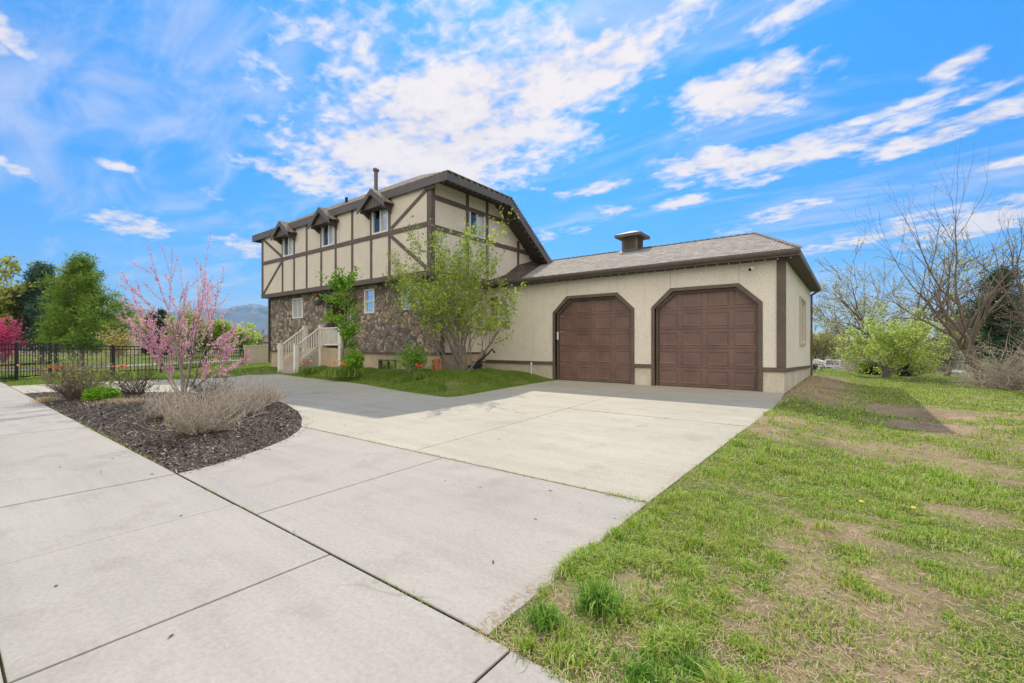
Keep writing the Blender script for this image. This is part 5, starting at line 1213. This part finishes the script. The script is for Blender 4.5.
# ------------------------------------------------------------------ sky, sun, camera
sc=bpy.context.scene
W=bpy.data.worlds.new('World');sc.world=W;W.use_nodes=True;nt=W.node_tree;lk=nt.links
bg=nt.nodes['Background']
sunv=Vector((-2.5,3.4,4.1)).normalized();el=math.asin(sunv.z)
sky=N(nt,'ShaderNodeTexSky',sky_type='NISHITA');sky.sun_disc=False;sky.sun_elevation=el;sky.sun_rotation=math.atan2(sunv.x,sunv.y)
sky.air_density=1.0;sky.dust_density=.25;sky.ozone_density=2.0;sky.altitude=1400
tc=N(nt,'ShaderNodeTexCoord');DIR=tc.outputs['Generated']
def vm(op,a,b):
    n=N(nt,'ShaderNodeVectorMath',operation=op)
    for i,x in enumerate((a,b)):
        if isinstance(x,bpy.types.NodeSocket):lk.new(x,n.inputs[i])
        elif x is not None:n.inputs[i].default_value=x
    return n
def mt(op,a,b=None,c=None,clamp=False):
    n=N(nt,'ShaderNodeMath',operation=op);n.use_clamp=clamp
    for i,x in enumerate((a,b,c)):
        if isinstance(x,bpy.types.NodeSocket):lk.new(x,n.inputs[i])
        elif x is not None:n.inputs[i].default_value=x
    return n.outputs[0]
Rv=np.array([CA,SA,0]);Fv=np.array([-SA,CA,0]);Uv=np.array([0,0,1.])
def blob(u,v,ru,rv,tilt=0,s=1):
    X,Zz=(u-U0)/F,(V0-v)/F;d=Rv*X+Fv+Uv*Zz;nrm=np.linalg.norm(d);c=d/nrm
    h=np.cross(c,Uv)*1;h/=np.linalg.norm(h);vv=np.cross(h,c)
    # horizontal/vertical unit directions on the sky sphere
    t=math.radians(tilt);e1=h*math.cos(t)+vv*math.sin(t);e2=-h*math.sin(t)+vv*math.cos(t)
    sc1=ru/F/nrm;sc2=rv/F/nrm
    x=mt('SUBTRACT',vm('DOT_PRODUCT',DIR,tuple(e1/sc1)).outputs['Value'],float(c.dot(e1)/sc1))
    y=mt('SUBTRACT',vm('DOT_PRODUCT',DIR,tuple(e2/sc2)).outputs['Value'],float(c.dot(e2)/sc2))
    r2=mt('ADD',mt('MULTIPLY',x,x),mt('MULTIPLY',y,y))
    g=mt('MULTIPLY',mt('MAXIMUM',mt('SUBTRACT',1.0,mt('MULTIPLY',r2,.45)),-1.2),s)
    ahead=g
    return ahead
dense=[(450,125,125,62,12,1.3),(530,85,120,45,14,1.15),(600,62,62,36,10,1.1),(400,160,95,36,0,1.35),(350,185,60,16,-4,1.0),(430,180,70,22,0,1.1),
 (345,45,60,50,-45,.8),(300,100,60,40,-30,.55),(480,30,120,45,0,.75),(380,20,60,30,-20,.7),(640,22,180,34,12,.8),(790,10,60,16,20,.7),
 (748,93,60,27,0,1.2),(725,108,45,18,10,1.0),(790,78,35,14,-30,.7),(955,66,22,11,5,1.1),(710,163,55,13,0,1.1),(770,158,80,15,5,1.15),(860,140,90,9,10,1.0),(960,126,80,10,7,1.15),(870,118,60,5,8,.8),(900,228,90,10,8,.9),
 (680,203,26,6,5,1.0),(610,211,22,5,0,1.0),(590,189,34,5,8,1.0),(775,215,46,7,12,1.0),(985,222,60,14,12,1.1),(1015,162,26,7,0,1.0),(850,242,40,6,3,.9),(560,235,40,6,10,.5),
 (130,224,28,11,-5,1.05),(120,166,14,5,0,.9),(210,193,12,5,-10,.8),(290,173,42,10,-8,1.0),(0,35,22,20,0,1.1),(246,246,24,9,-5,.95),(30,175,34,7,-15,.6),
 (965,102,12,4,20,.9),(540,160,40,6,0,.7),(270,60,60,30,30,.3)]
acc=None
for q in dense:
    g=blob(*q);acc=g if acc is None else mt('MAXIMUM',acc,g)
acc=mt('MAXIMUM',acc,-.9)
wisps=[(180,60,190,45,14,.9),(120,115,170,26,14,.7),(300,95,130,50,30,.6),(60,160,120,30,-10,.3),(300,215,140,24,0,.35),(230,275,90,26,0,.5),(620,20,240,40,15,.7),(850,220,230,28,10,.6),(640,170,120,26,10,.3),(870,290,120,30,0,.6)]
wac=None
for q in wisps:
    g=blob(*q);wac=g if wac is None else mt('MAXIMUM',wac,g)
# noise on a cloud-layer plane
sx=N(nt,'ShaderNodeSeparateXYZ');lk.new(DIR,sx.inputs[0]);zz=mt('ADD',mt('MAXIMUM',sx.outputs[2],0.0),.12)
cb=N(nt,'ShaderNodeCombineXYZ');lk.new(mt('DIVIDE',sx.outputs[0],zz),cb.inputs[0]);lk.new(mt('DIVIDE',sx.outputs[1],zz),cb.inputs[1])
def wn(scale,det,rough,rot=0,sc_=(1,1,1),dist=0):
    mp=N(nt,'ShaderNodeMapping');mp.inputs['Rotation'].default_value=(0,0,rot);mp.inputs['Scale'].default_value=sc_;lk.new(cb.outputs[0],mp.inputs[0])
    n=N(nt,'ShaderNodeTexNoise');n.inputs['Scale'].default_value=scale;n.inputs['Detail'].default_value=det;n.inputs['Roughness'].default_value=rough;n.inputs['Distortion'].default_value=dist;lk.new(mp.outputs[0],n.inputs['Vector']);return n.outputs['Fac']
n1=wn(4.6,8,.55,.3,(1,1.35,1),.25);n2=wn(17,6,.55,0,(1,1.2,1),.3);n3=wn(2.0,8,.6,.9,(.8,2.2,1),.8)
big=mt('ADD',mt('MULTIPLY',mt('SUBTRACT',n1,.52),6.0),mt('MULTIPLY',mt('SUBTRACT',n2,.5),3.6))
dmask=mt('ADD',mt('MULTIPLY',acc,1.0),mt('MULTIPLY',big,.42))
mr=N(nt,'ShaderNodeMapRange',interpolation_type='SMOOTHSTEP');lk.new(dmask,mr.inputs[0]);mr.inputs[1].default_value=.2;mr.inputs[2].default_value=1.2
wm=mt('ADD',wac,mt('MULTIPLY',mt('SUBTRACT',n3,.5),4.5))
mr2=N(nt,'ShaderNodeMapRange',interpolation_type='SMOOTHSTEP');lk.new(wm,mr2.inputs[0]);mr2.inputs[1].default_value=-.1;mr2.inputs[2].default_value=1.6;mr2.inputs[4].default_value=.45
cloud=mt('MAXIMUM',mr.outputs[0],mr2.outputs[0])
# unseen bright cloud added behind the viewer to fill light onto the shaded facades
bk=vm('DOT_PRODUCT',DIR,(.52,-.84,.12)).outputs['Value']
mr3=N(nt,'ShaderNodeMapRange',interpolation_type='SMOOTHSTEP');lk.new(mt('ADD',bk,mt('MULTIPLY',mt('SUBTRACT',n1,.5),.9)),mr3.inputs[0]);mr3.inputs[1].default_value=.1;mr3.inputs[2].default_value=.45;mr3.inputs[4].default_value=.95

hs=N(nt,'ShaderNodeHueSaturation');hs.inputs['Saturation'].default_value=1.15;hs.inputs['Value'].default_value=1;szz=N(nt,'ShaderNodeSeparateXYZ');lk.new(DIR,szz.inputs[0])
grade=ramp(nt,szz.outputs[2],[(0,(.22,.24,.28)),(.06,(.23,.28,.35)),(.15,(.25,.37,.47)),(.35,(.31,.49,.62)),(.62,(.39,.66,.76))])
lk.new(mixc(nt,1.0,sky.outputs[0],grade,'MULTIPLY'),hs.inputs['Color'])
shade=ramp(nt,mt('ADD',mt('MULTIPLY',n1,.7),mt('MULTIPLY',n2,.4)),[(.35,(2.35,2.2,2.45)),(.62,(3.15,2.95,2.95))])
col=mixc(nt,cloud,hs.outputs[0],shade)
col=mixc(nt,mr3.outputs[0],col,(6.9,6.25,5.45))  # added fill cloud, warmer and brighter than the clouds in view
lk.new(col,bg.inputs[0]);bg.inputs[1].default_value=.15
sun=bpy.data.lights.new('sun','SUN');sun.energy=2.1;sun.angle=math.radians(.53);sun.color=(1,.91,.78)
so_=bpy.data.objects.new('sun',sun);C.objects.link(so_);so_.rotation_euler=(-sunv).to_track_quat('-Z','Y').to_euler();so_.location=(0,0,60)
cam=bpy.data.cameras.new('camera');co_=bpy.data.objects.new('camera',cam);C.objects.link(co_);co_.location=(0,0,H);co_.rotation_euler=(PI/2,0,math.atan2(SA,CA))
cam.lens=F/1024*36;cam.sensor_width=36;cam.shift_y=(V0-341.5)/1024;cam.clip_end=30000;cam.clip_start=.05;sc.camera=co_
sc.view_settings.view_transform='Standard';sc.view_settings.look='None';sc.view_settings.exposure=1.1;sc.view_settings.gamma=1
